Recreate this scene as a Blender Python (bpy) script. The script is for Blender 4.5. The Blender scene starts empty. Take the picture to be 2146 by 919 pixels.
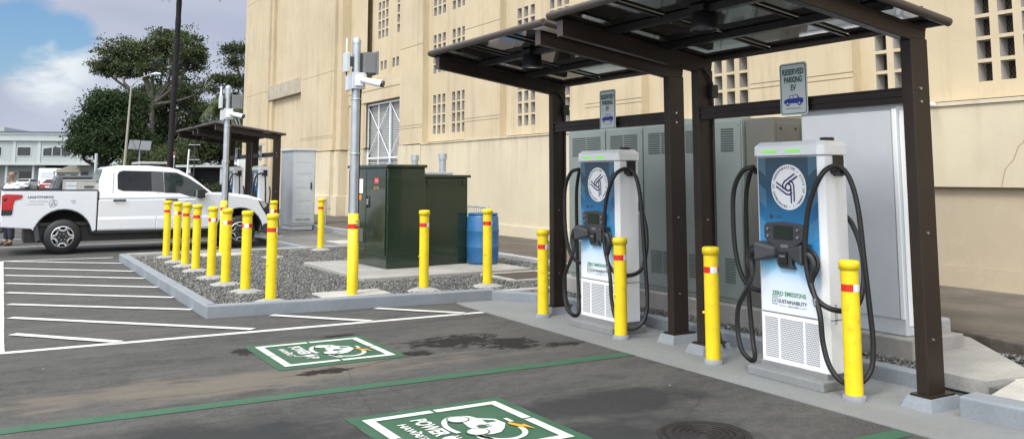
import bpy, bmesh, math, random
import numpy as np
from mathutils import Vector, Matrix
R = math.radians
random.seed(7); rng = np.random.default_rng(7)
S = bpy.context.scene
COL = S.collection

# ------------------------------------------------------------------ materials
def srgb(h):
    h = h.lstrip('#'); o = []
    for i in (0, 2, 4):
        c = int(h[i:i+2], 16) / 255
        o.append(c / 12.92 if c < .04045 else ((c + .055) / 1.055) ** 2.4)
    return tuple(o)
class NT:
    def __init__(s, name):
        s.m = bpy.data.materials.new(name); s.m.use_nodes = True
        s.t = s.m.node_tree; s.t.nodes.clear()
        s.out = s.n('ShaderNodeOutputMaterial'); s.b = s.n('ShaderNodeBsdfPrincipled')
        s.l(s.b.outputs[0], s.out.inputs[0])
    def n(s, k, **kw):
        x = s.t.nodes.new(k)
        for a, v in kw.items(): setattr(x, a, v)
        return x
    def l(s, a, b): s.t.links.new(a, b)
    def coord(s, kind='Object', scale=(1, 1, 1), rot=(0, 0, 0), world=False):
        if world:
            c = s.n('ShaderNodeNewGeometry').outputs['Position']
        else:
            c = s.n('ShaderNodeTexCoord').outputs[kind]
        mp = s.n('ShaderNodeMapping'); mp.inputs['Scale'].default_value = scale; mp.inputs['Rotation'].default_value = rot
        s.l(c, mp.inputs[0]); return mp.outputs[0]
    def noise(s, co, scale, detail=4, rough=.55, dist=0):
        x = s.n('ShaderNodeTexNoise'); x.inputs['Scale'].default_value = scale; x.inputs['Detail'].default_value = detail
        x.inputs['Roughness'].default_value = rough; x.inputs['Distortion'].default_value = dist
        s.l(co, x.inputs['Vector']); return x.outputs[0]
    def ramp(s, f, stops, interp='LINEAR'):
        x = s.n('ShaderNodeValToRGB'); x.color_ramp.interpolation = interp
        e = x.color_ramp.elements
        while len(e) < len(stops): e.new(.5)
        for el, (p, c) in zip(e, stops):
            el.position = p; el.color = (c, c, c, 1) if isinstance(c, (int, float)) else (*c[:3], 1)
        s.l(f, x.inputs[0]); return x.outputs[0]
    def mix(s, f, a, b, mode='MIX'):
        x = s.n('ShaderNodeMix', data_type='RGBA', blend_type=mode)
        for v, i in ((f, 0), (a, 6), (b, 7)):
            if isinstance(v, (int, float)): x.inputs[i].default_value = v if i == 0 else (v, v, v, 1)
            elif isinstance(v, tuple): x.inputs[i].default_value = (*v[:3], 1)
            else: s.l(v, x.inputs[i])
        return x.outputs[2]
    def math(s, op, a, b=None, c=None):
        x = s.n('ShaderNodeMath', operation=op)
        for i, v in enumerate((a, b, c)):
            if v is None: continue
            if isinstance(v, (int, float)): x.inputs[i].default_value = v
            else: s.l(v, x.inputs[i])
        return x.outputs[0]
    def sep(s, co):
        x = s.n('ShaderNodeSeparateXYZ'); s.l(co, x.inputs[0]); return x.outputs
    def col(s, v):
        if isinstance(v, tuple): s.b.inputs['Base Color'].default_value = (*v[:3], 1)
        else: s.l(v, s.b.inputs['Base Color'])
    def rough(s, v):
        if isinstance(v, (int, float)): s.b.inputs['Roughness'].default_value = v
        else: s.l(v, s.b.inputs['Roughness'])
    def bump(s, h, strength=.3, dist=.01):
        x = s.n('ShaderNodeBump'); x.inputs['Strength'].default_value = strength; x.inputs['Distance'].default_value = dist
        s.l(h, x.inputs['Height']); s.l(x.outputs[0], s.b.inputs['Normal'])
def plain(name, c, rough=.5, metal=0, var=.12, vs=3, bump=0, bs=60, spec=None, coat=0, dirt=None):
    t = NT(name); co = t.coord()
    c = srgb(c) if isinstance(c, str) else c
    d = tuple(x * (1 - var) for x in c); u = tuple(min(1, x * (1 + var * .6)) for x in c)
    n = t.noise(co, vs, 6, .6)
    cc = t.ramp(n, [(.3, d), (.7, u)])
    if dirt:
        n2 = t.noise(co, dirt[1], 8, .7)
        cc = t.mix(t.ramp(n2, [(dirt[2], 0.), (dirt[3], dirt[4])]), cc, srgb(dirt[0]))
    t.col(cc)
    n3 = t.noise(co, vs * 4, 3)
    t.rough(t.ramp(n3, [(.3, max(0, rough - .06)), (.7, min(1, rough + .08))]))
    t.b.inputs['Metallic'].default_value = metal
    if spec is not None: t.b.inputs['Specular IOR Level'].default_value = spec
    if coat: t.b.inputs['Coat Weight'].default_value = coat; t.b.inputs['Coat Roughness'].default_value = .06
    if bump: t.bump(t.noise(co, bs, 5), bump, .01)
    return t.m
M = {}
def mk():
    # asphalt with dusty patches and wet stains
    t = NT('asphalt'); w = t.coord(world=True)
    big = t.noise(t.coord(world=True, scale=(.35, 1.1, 1), rot=(0, 0, R(8))), .8, 8, .62, .6)
    fine = t.noise(w, 110, 4, .75); mid = t.noise(w, 14, 9, .75)
    c = t.ramp(big, [(.28, (.034, .035, .035)), (.46, (.066, .066, .064)), (.58, (.098, .096, .090)), (.74, (.145, .137, .120))])
    c = t.mix(.45, c, t.ramp(mid, [(.28, (.024, .024, .025)), (.72, (.150, .147, .138))]))
    pat = t.noise(t.coord(world=True, scale=(.8, 1.6, 1), rot=(0, 0, R(-12))), 2.6, 9, .72, .8)
    c = t.mix(t.ramp(pat, [(.50, 0.), (.62, .32)]), c, (.14, .132, .115)); c = t.mix(t.ramp(pat, [(.36, .45), (.46, 0.)]), c, (.022, .022, .022))
    c = t.mix(t.ramp(fine, [(.35, .5), (.7, 0.)]), c, (.02, .02, .021))
    c = t.mix(t.ramp(t.noise(w, 95, 2, .5), [(.62, 0.), (.68, .6)]), c, (.22, .215, .20))
    # old oil drip / wet splashes, fixed in place on the ground
    x, y, z = t.sep(w)
    def blot(cx, cy, rx, ry):
        dx = t.math('DIVIDE', t.math('SUBTRACT', x, cx), rx); dy = t.math('DIVIDE', t.math('SUBTRACT', y, cy), ry)
        return t.math('SUBTRACT', 1.0, t.math('SQRT', t.math('ADD', t.math('MULTIPLY', dx, dx), t.math('MULTIPLY', dy, dy))))
    m = None
    for b in [(4.25, 8.45, .75, .42), (4.7, 8.05, .45, .45), (3.62, 8.05, .3, .2), (5.15, 7.75, .35, .15), (2.25, 9.0, .22, .22), (2.62, 7.75, .35, .16), (3.3, 9.35, .3, .1)]:
        q = blot(*b); m = q if m is None else t.math('MAXIMUM', m, q)
    sp = t.noise(t.coord(world=True, scale=(1, 1.5, 1)), 6, 10, .72, .6)
    m = t.ramp(t.math('ADD', t.math('MULTIPLY', m, .42), t.math('MULTIPLY', sp, 1.25)), [(.76, 0.), (.785, 1.)])
    # tyre darkening in the driven part of the near stall
    tm = None
    for b in [(3.2, 4.7, 1.6, 1.0), (1.2, 6.0, 1.5, .8), (4.2, 5.6, 1.2, .5)]:
        q = blot(*b); tm = q if tm is None else t.math('MAXIMUM', tm, q)
    tmf = t.ramp(t.math('ADD', t.math('MULTIPLY', tm, .6), t.math('MULTIPLY', t.noise(w, 2.2, 6, .65), .8)), [(.46, 0.), (.72, .8)])
    c = t.mix(tmf, c, (.017, .018, .020))
    tan = t.ramp(t.math('ADD', t.math('MULTIPLY', blot(1.9, 7.72, 3.4, .62), .45), t.math('MULTIPLY', t.noise(t.coord(world=True, scale=(.6, 1.6, 1)), 2.6, 9, .68, .5), 1.1)), [(.66, 0.), (.86, .6)])
    c = t.mix(tan, c, (.155, .132, .102))
    tr_ = t.noise(t.coord(world=True, scale=(.18, 2.2, 1), rot=(0, 0, R(6))), 2.4, 6, .6)
    c = t.mix(t.ramp(tr_, [(.56, 0.), (.66, .35)]), c, (.020, .020, .021))
    # hair cracks
    v = t.n('ShaderNodeTexVoronoi', feature='DISTANCE_TO_EDGE'); v.inputs['Scale'].default_value = .35
    wv = t.n('ShaderNodeMix', data_type='VECTOR'); wv.inputs[0].default_value = .12
    nn = t.n('ShaderNodeTexNoise'); nn.inputs['Scale'].default_value = 1.5; nn.inputs['Detail'].default_value = 6; t.l(w, nn.inputs['Vector'])
    t.l(w, wv.inputs[4]); t.l(nn.outputs['Color'], wv.inputs[5]); t.l(wv.outputs[1], v.inputs['Vector'])
    c = t.mix(t.ramp(v.outputs[0], [(.0, .35), (.004, 0.)]), c, (.02, .02, .02))
    c = t.mix(m, c, (.010, .009, .008))
    deb = t.n('ShaderNodeTexVoronoi'); deb.inputs['Scale'].default_value = 1.7; t.l(w, deb.inputs['Vector'])
    c = t.mix(t.math('LESS_THAN', deb.outputs[0], .016), c, (.45, .44, .40))
    t.col(c); t.rough(.88); t.b.inputs['Specular IOR Level'].default_value = .3
    t.bump(t.math('ADD', fine, t.math('MULTIPLY', mid, .5)), .55, .006)
    M['asphalt'] = t.m
    def paint(name, c, wear, wc=(.07, .07, .07)):
        t = NT(name); w = t.coord(world=True)
        base = t.ramp(t.noise(w, 5, 6), [(.3, tuple(x * .82 for x in c)), (.7, c)])
        msk = t.ramp(t.noise(w, 55, 8, .75), [(wear, 0.), (wear + .08, 1.)])
        base = t.mix(t.ramp(t.noise(w, 2.2, 6, .7), [(.5, 0.), (.8, .4)]), base, tuple(.5 * a + .5 * b for a, b in zip(c, (.14, .13, .12))))
        t.col(t.mix(msk, base, wc)); t.rough(.7); t.bump(t.noise(w, 160, 3), .35, .004)
        M[name] = t.m
    paint('white_paint', (.60, .60, .575), .62); paint('green_paint', (.022, .088, .045), .61); paint('green_line', (.026, .098, .052), .60)
    paint('white_mark', (.58, .60, .57), .60, (.03, .10, .06)); paint('orange_mark', (.66, .32, .02), .68, (.04, .13, .08))
    # painted kerb / pad
    def conc(name, c1, c2, sc=1.2, bump=.25, dark=None):
        t = NT(name); w = t.coord(world=True)
        c = t.ramp(t.noise(w, sc, 8, .62), [(.3, c1), (.7, c2)])
        c = t.mix(t.ramp(t.noise(w, 40, 5, .7), [(.3, .35), (.6, 0.)]), c, tuple(x * .55 for x in c1))
        if dark: c = t.mix(t.ramp(t.noise(t.coord(world=True, scale=(.8, .35, 1)), 1.6, 9, .7), [(.45, 0.), (.7, .8)]), c, dark)
        t.col(c); t.rough(.85); t.bump(t.noise(w, 55, 6, .7), bump, .01); M[name] = t.m
    conc('kerb_paint', (.185, .21, .24), (.25, .275, .305), 2.2, .3, (.20, .21, .22))
    conc('kerb_light', (.34, .345, .35), (.44, .44, .44), 2.2, .3, (.24, .23, .21))
    conc('pad', (.175, .185, .19), (.24, .25, .25), 1.0, .2, (.17, .17, .165))
    conc('concrete', (.27, .265, .25), (.40, .39, .365), 1.8, .3, (.22, .21, .19))
    conc('concrete_pale', (.36, .35, .325), (.50, .485, .45), 3, .3)
    conc('sidewalk', (.075, .063, .05), (.155, .132, .105), .9, .4, (.045, .037, .03))
    conc('sidewalk_kerb', (.06, .05, .042), (.19, .165, .14), 3, .8, (.035, .03, .025))
    conc('bed', (.10, .10, .098), (.17, .168, .16), 6, .6, (.06, .06, .06))
    conc('far_gravel', (.13, .128, .122), (.23, .225, .215), 26, 1.0, (.09, .09, .09))
    # stucco wall
    def stucco(name, c, streak, wash=0):
        t = NT(name); w = t.coord(world=True)
        b = t.ramp(t.noise(w, .45, 8, .6), [(.3, tuple(x * .88 for x in c)), (.7, tuple(x * 1.05 for x in c))])
        b = t.mix(t.ramp(t.noise(w, 2.6, 9, .72), [(.5, 0.), (.85, .35)]), b, tuple(x * y for x, y in zip(c, (.72, .69, .62))))
        if wash:
            sx = t.noise(t.coord(world=True, scale=(1, 1.1, .12)), 2.6, 9, .7)
            b = t.mix(t.ramp(sx, [(.50, 0.), (.75, wash * 3)]), b, (.36, .29, .185))
            b = t.mix(t.ramp(t.noise(t.coord(world=True, scale=(1, .25, .35)), 2.0, 7, .6), [(.52, 0.), (.7, .28)]), b, (.60, .53, .39))
        if streak:
            sx = t.noise(t.coord(world=True, scale=(1, 1.5, .10)), 1.7, 9, .72)
            zz = t.sep(w)[2]
            f = t.math('MULTIPLY', t.ramp(sx, [(.46, 0.), (.66, 1.)]), t.ramp(t.math('MULTIPLY', zz, .36), [(.30, .06), (.80, .25), (.965, streak)]))
            b = t.mix(f, b, (.30, .24, .155))
            b = t.mix(t.ramp(t.noise(t.coord(world=True, scale=(1, .8, .8)), 1.3, 8, .75), [(.56, 0.), (.66, .5)]), b, (.52, .45, .34))
        t.col(b); t.rough(.9); t.bump(t.noise(w, 26, 8, .7), .28, .012); M[name] = t.m
    stucco('stucco', (.520, .432, .290), 0, .30); stucco('stucco_low', (.56, .495, .36), .60); stucco('stucco_base', (.46, .385, .28), .12)
    stucco('jamb', (.40, .375, .34), 0)
    t = NT('mesh_grille'); x, y, z = t.sep(t.coord(world=True))
    def stripe(s):
        a = t.math('FRACT', t.math('MULTIPLY', t.math('ADD', y, t.math('MULTIPLY', z, s)), 19))
        return t.math('LESS_THAN', a, .22)
    g = t.math('MAXIMUM', stripe(.62), stripe(-.62))
    t.col(t.mix(g, (.008, .007, .006), (.085, .062, .042))); t.rough(.8); M['mesh_grille'] = t.m
    M['lintel'] = plain('lintel', (.40, .35, .27), .85, var=.25, vs=3, bump=.4, bs=20)
    M['yellow'] = plain('yellow_plastic', (.80, .60, .012), .40, var=.10, vs=5, dirt=('#6b5c28', 11, .56, .72, .5))
    M['red_tape'] = plain('red_tape', (.60, .022, .012), .35, var=.1); M['white_tape'] = plain('white_tape', (.78, .80, .82), .3, var=.05)
    M['collar'] = plain('collar_concrete', (.31, .31, .295), .9, var=.2, vs=14, bump=.5, bs=70)
    M['collar_grey'] = plain('collar_grey', (.24, .255, .27), .85, var=.2, vs=9, bump=.3)
    M['bronze'] = plain('bronze_powder_coat', (.026, .018, .0135), .40, metal=.1, var=.12, vs=2, spec=.35, dirt=('#4a4138', 5, .55, .9, .3))
    M['bronze_edge'] = plain('bronze_edge', (.085, .070, .062), .42, metal=.3, var=.1)
    M['roof_panel'] = plain('smoked_panel', (.015, .015, .016), .06, var=.05, spec=1.0, coat=1)
    tp = M['roof_panel'].node_tree; pb = next(n for n in tp.nodes if n.type == 'BSDF_PRINCIPLED'); po = next(n for n in tp.nodes if n.type == 'OUTPUT_MATERIAL')
    tn = tp.nodes.new('ShaderNodeBsdfTransparent'); tn.inputs[0].default_value = (.62, .66, .68, 1); mx = tp.nodes.new('ShaderNodeMixShader'); mx.inputs[0].default_value = .05
    tp.links.new(pb.outputs[0], mx.inputs[1]); tp.links.new(tn.outputs[0], mx.inputs[2]); tp.links.new(mx.outputs[0], po.inputs[0])
    M['black'] = plain('black_plastic', (.014, .014, .015), .42, var=.15); M['dark_grey'] = plain('dark_grey_plastic', (.045, .048, .052), .45, var=.12)
    M['rubber'] = plain('rubber', (.011, .011, .012), .5, var=.2, vs=12, bump=.15, bs=120)
    M['steel'] = plain('stainless', (.55, .56, .57), .25, metal=.9); M['galv'] = plain('galvanised', (.42, .46, .50), .36, metal=.55, var=.16, vs=7, dirt=('#a9b6c2', 14, .5, .8, .5))
    M['galv_sheet'] = plain('galvanised_sheet', (.46, .49, .53), .42, metal=.35, var=.10, vs=2.5)
    M['white_metal'] = plain('white_enamel', (.82, .835, .85), .35, var=.0, vs=.6)
    M['grey_box'] = plain('grey_enclosure', (.17, .175, .18), .5, var=.06); M['light_box'] = plain('light_grey_enclosure', (.52, .555, .59), .4, var=.05)
    M['sage'] = plain('sage_steel', (.205, .240, .230), .38, var=.06, vs=1.5, coat=.15, dirt=('#5d665f', 4, .6, .9, .3)); M['sage_dark'] = plain('sage_slot', (.04, .05, .048), .6)
    M['olive'] = plain('olive_grey_steel', (.135, .135, .118), .45, var=.06, vs=1.5); M['dark_green'] = plain('dark_green_enamel', (.011, .024, .013), .20, var=.12, vs=2, coat=.6)
    M['blue_drum'] = plain('blue_polyethylene', (.022, .115, .275), .42, var=.14, vs=4, dirt=('#4f7fa8', 7, .55, .85, .4))
    M['truck_white'] = plain('truck_white', (.62, .645, .68), .16, var=.02, coat=.8); M['glass'] = plain('tinted_glass', (.006, .007, .009), .04, var=.02, spec=.28)
    M['clear_glass'] = plain('window_glass', (.022, .030, .028), .05, var=.5, vs=4, spec=.4); M['red_lamp'] = plain('red_lamp', (.42, .012, .014), .18, coat=.5, var=.25, vs=5)
    M['rim'] = plain('machined_rim', (.62, .63, .65), .25, metal=.6); M['lamp_glass'] = plain('lamp_glass', (.35, .36, .37), .1, coat=1)
    M['navy'] = plain('navy_ink', (.020, .018, .10), .5); M['ink'] = plain('dark_ink', (.03, .04, .07), .5); M['grey_ink'] = plain('grey_ink', (.22, .24, .28), .5)
    M['green_ink'] = plain('green_ink', (.03, .22, .08), .5); M['sign_green'] = plain('sign_green', (.010, .115, .062), .5); M['sign_blue'] = plain('sign_blue', (.012, .035, .30), .5)
    M['sign_plate'] = plain('sign_plate', (.62, .67, .67), .35, var=.06); M['decal_white'] = plain('decal_white', (.80, .81, .82), .4, var=.02)
    M['gold_ink'] = plain('gold_ink', (.42, .30, .09), .5); M['orange_ink'] = plain('orange_sticker', (.75, .22, .03), .5); M['red_ink'] = plain('red_sticker', (.62, .05, .05), .5)
    M['manhole'] = plain('cast_iron', (.022, .020, .020), .6, metal=.3, var=.3, vs=12, bump=.5, bs=40)
    M['tin'] = plain('tread_aluminium', (.42, .41, .38), .42, metal=.3, var=.15, vs=10); M['dark_hatch'] = plain('rusty_hatch', (.055, .043, .034), .75, var=.3, vs=8)
    M['trunk'] = plain('bark', (.075, .066, .056), .95, var=.4, vs=3, bump=.8, bs=12); M['dark_trunk'] = plain('dark_palm_bark', (.012, .010, .010), .95, var=.4, vs=4, bump=.9, bs=8)
    M['far_wall'] = plain('pale_grey_render', (.36, .395, .39), .85, var=.06, vs=.3); M['far_trim'] = plain('pale_trim', (.43, .465, .46), .8, var=.05, vs=.3); M['far_roofline'] = plain('blue_grey_coping', (.10, .14, .20), .8)
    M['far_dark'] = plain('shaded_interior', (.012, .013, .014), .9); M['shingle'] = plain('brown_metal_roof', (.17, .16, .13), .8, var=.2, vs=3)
    M['skin'] = plain('skin', (.25, .155, .115), .5, var=.06); M['hair'] = plain('grey_brown_hair', (.06, .045, .038), .8); M['jeans'] = plain('dark_jeans', (.022, .027, .045), .85); M['shoe'] = plain('brown_shoe', (.09, .06, .045), .6)
    M['maroon'] = plain('maroon_car_paint', (.16, .012, .022), .2, coat=.7); M['black_paint'] = plain('black_car_paint', (.022, .026, .034), .2, coat=.7); M['silver_paint'] = plain('silver_car_paint', (.50, .52, .53), .25, coat=.6)
    M['solar'] = plain('solar_cells', (.05, .058, .07), .25, coat=.4); M['pole_tan'] = plain('tan_lamp_post', (.33, .31, .25), .6, var=.08)
    t = NT('aloha_shirt'); co = t.coord()
    v = t.n('ShaderNodeTexVoronoi'); v.inputs['Scale'].default_value = 17; t.l(co, v.inputs['Vector'])
    t.col(t.mix(t.ramp(t.math('ADD', v.outputs[0], t.math('MULTIPLY', t.noise(co, 30, 4), .5)), [(.52, 1.), (.62, 0.)]), (.70, .72, .80), (.17, .20, .42))); t.rough(.8); M['shirt'] = t.m
    # charger front wrap: dark navy running to sky blue then white, printed on the panel
    t = NT('charger_wrap'); x, y, z = t.sep(t.coord())
    zz = t.math('MULTIPLY', z, .5)
    c = t.ramp(t.math('ADD', zz, t.math('MULTIPLY', t.math('SUBTRACT', t.noise(t.coord(), 2.2, 3), .5), .10)),
               [(.28, (.78, .82, .86)), (.40, (.66, .78, .88)), (.475, (.27, .60, .90)), (.55, (.05, .34, .72)), (.66, (.014, .155, .35)), (.78, (.013, .070, .125)), (.93, (.013, .040, .062))])
    ay = t.math('ABSOLUTE', y)
    wv = t.math('FRACT', t.math('ADD', t.math('MULTIPLY', z, 3.6), t.math('MULTIPLY', ay, -2.8)))
    pet = t.math('MULTIPLY', t.math('GREATER_THAN', wv, .45), t.math('MULTIPLY', t.math('GREATER_THAN', ay, .235), t.math('GREATER_THAN', z, .85)))
    t.col(t.mix(t.math('MULTIPLY', pet, .16), c, (.25, .52, .75))); t.rough(.22); t.b.inputs['Coat Weight'].default_value = .5
    M['wrap'] = t.m
    t = NT('perforated'); x, y, z = t.sep(t.coord())
    r = t.math('FLOOR', t.math('MULTIPLY', z, 62)); off = t.math('MULTIPLY', t.math('MODULO', r, 2.0), .5)
    fy = t.math('SUBTRACT', t.math('FRACT', t.math('ADD', t.math('MULTIPLY', y, 62), off)), .5); fz = t.math('SUBTRACT', t.math('FRACT', t.math('MULTIPLY', z, 62)), .5)
    d = t.math('SQRT', t.math('ADD', t.math('MULTIPLY', fy, fy), t.math('MULTIPLY', fz, fz)))
    t.col(t.mix(t.math('LESS_THAN', d, .36), (.74, .76, .78), (.05, .05, .055))); t.rough(.4); M['perf'] = t.m
    t = NT('green_led'); t.col((.25, .75, .12)); t.b.inputs['Emission Color'].default_value = (.28, .85, .15, 1); t.b.inputs['Emission Strength'].default_value = .28; M['led'] = t.m
    t = NT('lcd_screen'); t.col((.018, .032, .024)); t.rough(.1); M['lcd'] = t.m
    t = NT('roll_door'); z = t.sep(t.coord(world=True))[2]
    f = t.math('FRACT', t.math('MULTIPLY', z, 12)); t.col(t.mix(t.math('LESS_THAN', f, .25), (.33, .34, .33), (.13, .135, .13))); t.rough(.6); M['roll_door'] = t.m
    # stones
    t = NT('crushed_stone'); g = t.n('ShaderNodeNewGeometry')
    c = t.ramp(g.outputs['Random Per Island'], [(0, (.06, .062, .060)), (.35, (.115, .116, .112)), (.75, (.18, .18, .172)), (1, (.27, .265, .25))])
    t.col(c); t.rough(.9); M['stone'] = t.m
    def leaf(name, a, b, c3):
        t = NT(name); g = t.n('ShaderNodeNewGeometry')
        n = t.noise(t.coord(world=True), .35, 4)
        c = t.ramp(g.outputs['Random Per Island'], [(0, a), (.6, b), (1, c3)])
        c = t.mix(t.ramp(n, [(.4, 0.), (.65, .55)]), c, c3)
        t.col(c); t.rough(.65); t.b.inputs['Specular IOR Level'].default_value = .25
        tr = t.n('ShaderNodeBsdfTranslucent'); t.l(c, tr.inputs[0]); mx = t.n('ShaderNodeMixShader'); mx.inputs[0].default_value = .3
        t.l(t.b.outputs[0], mx.inputs[1]); t.l(tr.outputs[0], mx.inputs[2]); t.l(mx.outputs[0], t.out.inputs[0]); M[name] = t.m
    leaf('leaf_light', (.026, .042, .016), (.060, .082, .032), (.10, .125, .05)); leaf('leaf_dark', (.013, .026, .010), (.027, .050, .018), (.055, .082, .028))
    leaf('leaf_mid', (.016, .027, .011), (.038, .056, .022), (.075, .092, .035)); leaf('leaf_palm', (.022, .04, .014), (.055, .08, .028), (.12, .14, .05))
mk()

# ------------------------------------------------------------------ builders
class MB:
    def __init__(s): s.v = []; s.f = []; s.m = []; s.sm = []
    def add(s, vs, fs, mi=0, smooth=False):
        o = len(s.v); s.v += [tuple(v) for v in vs]
        for f in fs: s.f.append(tuple(o + i for i in f)); s.m.append(mi); s.sm.append(smooth)
        return s
    def box(s, x0, x1, y0, y1, z0, z1, mi=0):
        x0, x1 = sorted((x0, x1)); y0, y1 = sorted((y0, y1)); z0, z1 = sorted((z0, z1))
        return s.add([(x0, y0, z0), (x1, y0, z0), (x1, y1, z0), (x0, y1, z0), (x0, y0, z1), (x1, y0, z1), (x1, y1, z1), (x0, y1, z1)],
                     [(0, 3, 2, 1), (4, 5, 6, 7), (0, 1, 5, 4), (1, 2, 6, 5), (2, 3, 7, 6), (3, 0, 4, 7)], mi)
    def beam(s, a, b, w, h, mi=0):          # rectangular bar from a to b, h vertical
        a = Vector(a); b = Vector(b); d = (b - a).normalized(); side = d.cross(Vector((0, 0, 1)))
        if side.length < 1e-4: side = Vector((0, 1, 0))
        side.normalize(); up = side.cross(d); p = []
        for q in (a, b):
            for i, j in ((-1, -1), (1, -1), (1, 1), (-1, 1)): p.append(q + side * w / 2 * i + up * h / 2 * j)
        return s.add(p, [(0, 1, 2, 3), (7, 6, 5, 4), (0, 4, 5, 1), (1, 5, 6, 2), (2, 6, 7, 3), (3, 7, 4, 0)], mi)
    def tube(s, pts, r, n=10, mi=0, cap=True):
        pts = [Vector(p) for p in pts]; k = len(pts); rr = r if isinstance(r, (list, tuple)) else [r] * k
        prev = None; rings = []
        for i, p in enumerate(pts):
            d = (pts[min(i + 1, k - 1)] - pts[max(i - 1, 0)]).normalized()
            if prev is None:
                u = d.orthogonal().normalized()
            else:
                u = prev - d * prev.dot(d)
                u = u.normalized() if u.length > 1e-6 else d.orthogonal().normalized()
            prev = u; w = d.cross(u)
            rings.append([p + (u * math.cos(2 * math.pi * j / n) + w * math.sin(2 * math.pi * j / n)) * rr[i] for j in range(n)])
        vs = [v for g in rings for v in g]; fs = []
        for i in range(k - 1):
            for j in range(n): fs.append((i * n + j, i * n + (j + 1) % n, (i + 1) * n + (j + 1) % n, (i + 1) * n + j))
        s.add(vs, fs, mi, True)
        if cap: s.add(rings[0], [tuple(reversed(range(n)))], mi); s.add(rings[-1], [tuple(range(n))], mi)
        return s
    def lathe(s, prof, c=(0, 0, 0), n=20, mi=0, axis='z', a0=0, a1=360):
        vs = []; fs = []; full = abs(a1 - a0) >= 360; m = n if full else n + 1
        for (r, h) in prof:
            for j in range(m):
                a = R(a0 + (a1 - a0) * j / n); x, y = r * math.cos(a), r * math.sin(a)
                p = (x, y, h) if axis == 'z' else ((x, h, y) if axis == 'y' else (h, x, y))
                vs.append((p[0] + c[0], p[1] + c[1], p[2] + c[2]))
        for i in range(len(prof) - 1):
            for j in range(n): fs.append((i * m + j, i * m + (j + 1) % m, (i + 1) * m + (j + 1) % m, (i + 1) * m + j))
        return s.add(vs, fs, mi, True)
    def prism(s, poly, fn, a, b, mi=0):     # fn(u, v, w) -> xyz, extruded between w=a and w=b
        n = len(poly)
        return s.add([fn(u, v, a) for u, v in poly] + [fn(u, v, b) for u, v in poly],
                     [tuple(range(n)), tuple(reversed(range(n, 2 * n)))] + [(i, (i + 1) % n + 0, (i + 1) % n + n, i + n) for i in range(n)][:n], mi)
    def poly(s, pts, mi=0): return s.add(pts, [tuple(range(len(pts)))], mi)
    def text(s, body, o, u, v, size, mi=0, bold=0, align='CENTER', stretch=1.0, width=None, off=0):
        cu = bpy.data.curves.new('t', 'FONT'); cu.body = body; cu.size = size; cu.align_x = align; cu.offset = bold; cu.resolution_u = 3
        ob = bpy.data.objects.new('t', cu); COL.objects.link(ob); bpy.context.view_layer.update()
        me = bpy.data.meshes.new_from_object(ob.evaluated_get(bpy.context.evaluated_depsgraph_get()))
        bpy.data.objects.remove(ob)
        if len(me.vertices):
            xs = [q.co.x for q in me.vertices]; k = stretch
            if width: k = width / max(1e-6, max(xs) - min(xs))
            o = Vector(o); u = Vector(u); v = Vector(v)
            s.add([o + u * (q.co.x * k) + v * q.co.y for q in me.vertices], [tuple(p.vertices) for p in me.polygons], mi)
        bpy.data.meshes.remove(me); return s
    def build(s, name, mats, parent=None, shift=None, bevel=0, seg=2, label=None, fix=True, each=False):
        if each:
            key = {}; par = list(range(len(s.v)))
            def fd(i):
                while par[i] != i: par[i] = par[par[i]]; i = par[i]
                return i
            for i, v in enumerate(s.v):
                q = tuple(round(c, 5) for c in v)
                if q in key: par[fd(i)] = fd(key[q])
                else: key[q] = i
            for f in s.f:
                for i in f[1:]: par[fd(i)] = fd(f[0])
            gr = {}
            for k, f in enumerate(s.f): gr.setdefault(fd(f[0]), []).append(k)
            o = None
            for ks in gr.values():
                m = MB(); mp = {}
                for k in ks:
                    for i in s.f[k]:
                        if i not in mp: mp[i] = len(m.v); m.v.append(s.v[i])
                    m.f.append(tuple(mp[i] for i in s.f[k])); m.m.append(s.m[k]); m.sm.append(s.sm[k])
                q = m.build(name, mats, parent, shift, bevel, seg, label, fix); o = o or q
            return o
        if not isinstance(mats, (list, tuple)): mats = [mats]
        if shift is None: shift = (0, 0, 0)
        me = bpy.data.meshes.new(name); me.from_pydata([(x - shift[0], y - shift[1], z - shift[2]) for x, y, z in s.v], [], s.f)
        for m in mats: me.materials.append(M[m] if isinstance(m, str) else m)
        me.polygons.foreach_set('material_index', s.m); me.polygons.foreach_set('use_smooth', s.sm)
        if fix:
            bm = bmesh.new(); bm.from_mesh(me); bmesh.ops.recalc_face_normals(bm, faces=bm.faces); bm.to_mesh(me); bm.free()
        me.update()
        ob = bpy.data.objects.new(name, me); COL.objects.link(ob)
        if parent: ob.parent = parent
        if bevel:
            b = ob.modifiers.new('bevel', 'BEVEL'); b.width = bevel; b.segments = seg; b.limit_method = 'ANGLE'; b.angle_limit = R(40); b.use_clamp_overlap = True
        if label: ob['label'] = label
        return ob
def tag(o, label=None, cat=None, group=None, kind=None):
    if label: o['label'] = label
    if cat: o['category'] = cat
    if group: o['group'] = group
    if kind: o['kind'] = kind
    return o
def thing(name, label, cat, loc=(0, 0, 0), rz=0, group=None):
    o = bpy.data.objects.new(name, None); COL.objects.link(o); o.location = loc; o.rotation_euler = (0, 0, rz); o.empty_display_size = .2
    return tag(o, label, cat, group)
def kids(o): return [c for c in bpy.data.objects if c.parent == o]
def copy_tree(o, parent=None):
    c = o.copy(); COL.objects.link(c)
    if parent: c.parent = parent
    for ch in kids(o): copy_tree(ch, c)
    return c
def dup(o, loc, rz, label, group=None, scale=None):
    c = copy_tree(o); c.location = loc; c.rotation_euler = (0, 0, rz); c['label'] = label
    if group: c['group'] = group
    return c
def struct(mb, name, m, **k): return tag(mb.build(name, m, **k), kind='structure')
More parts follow.
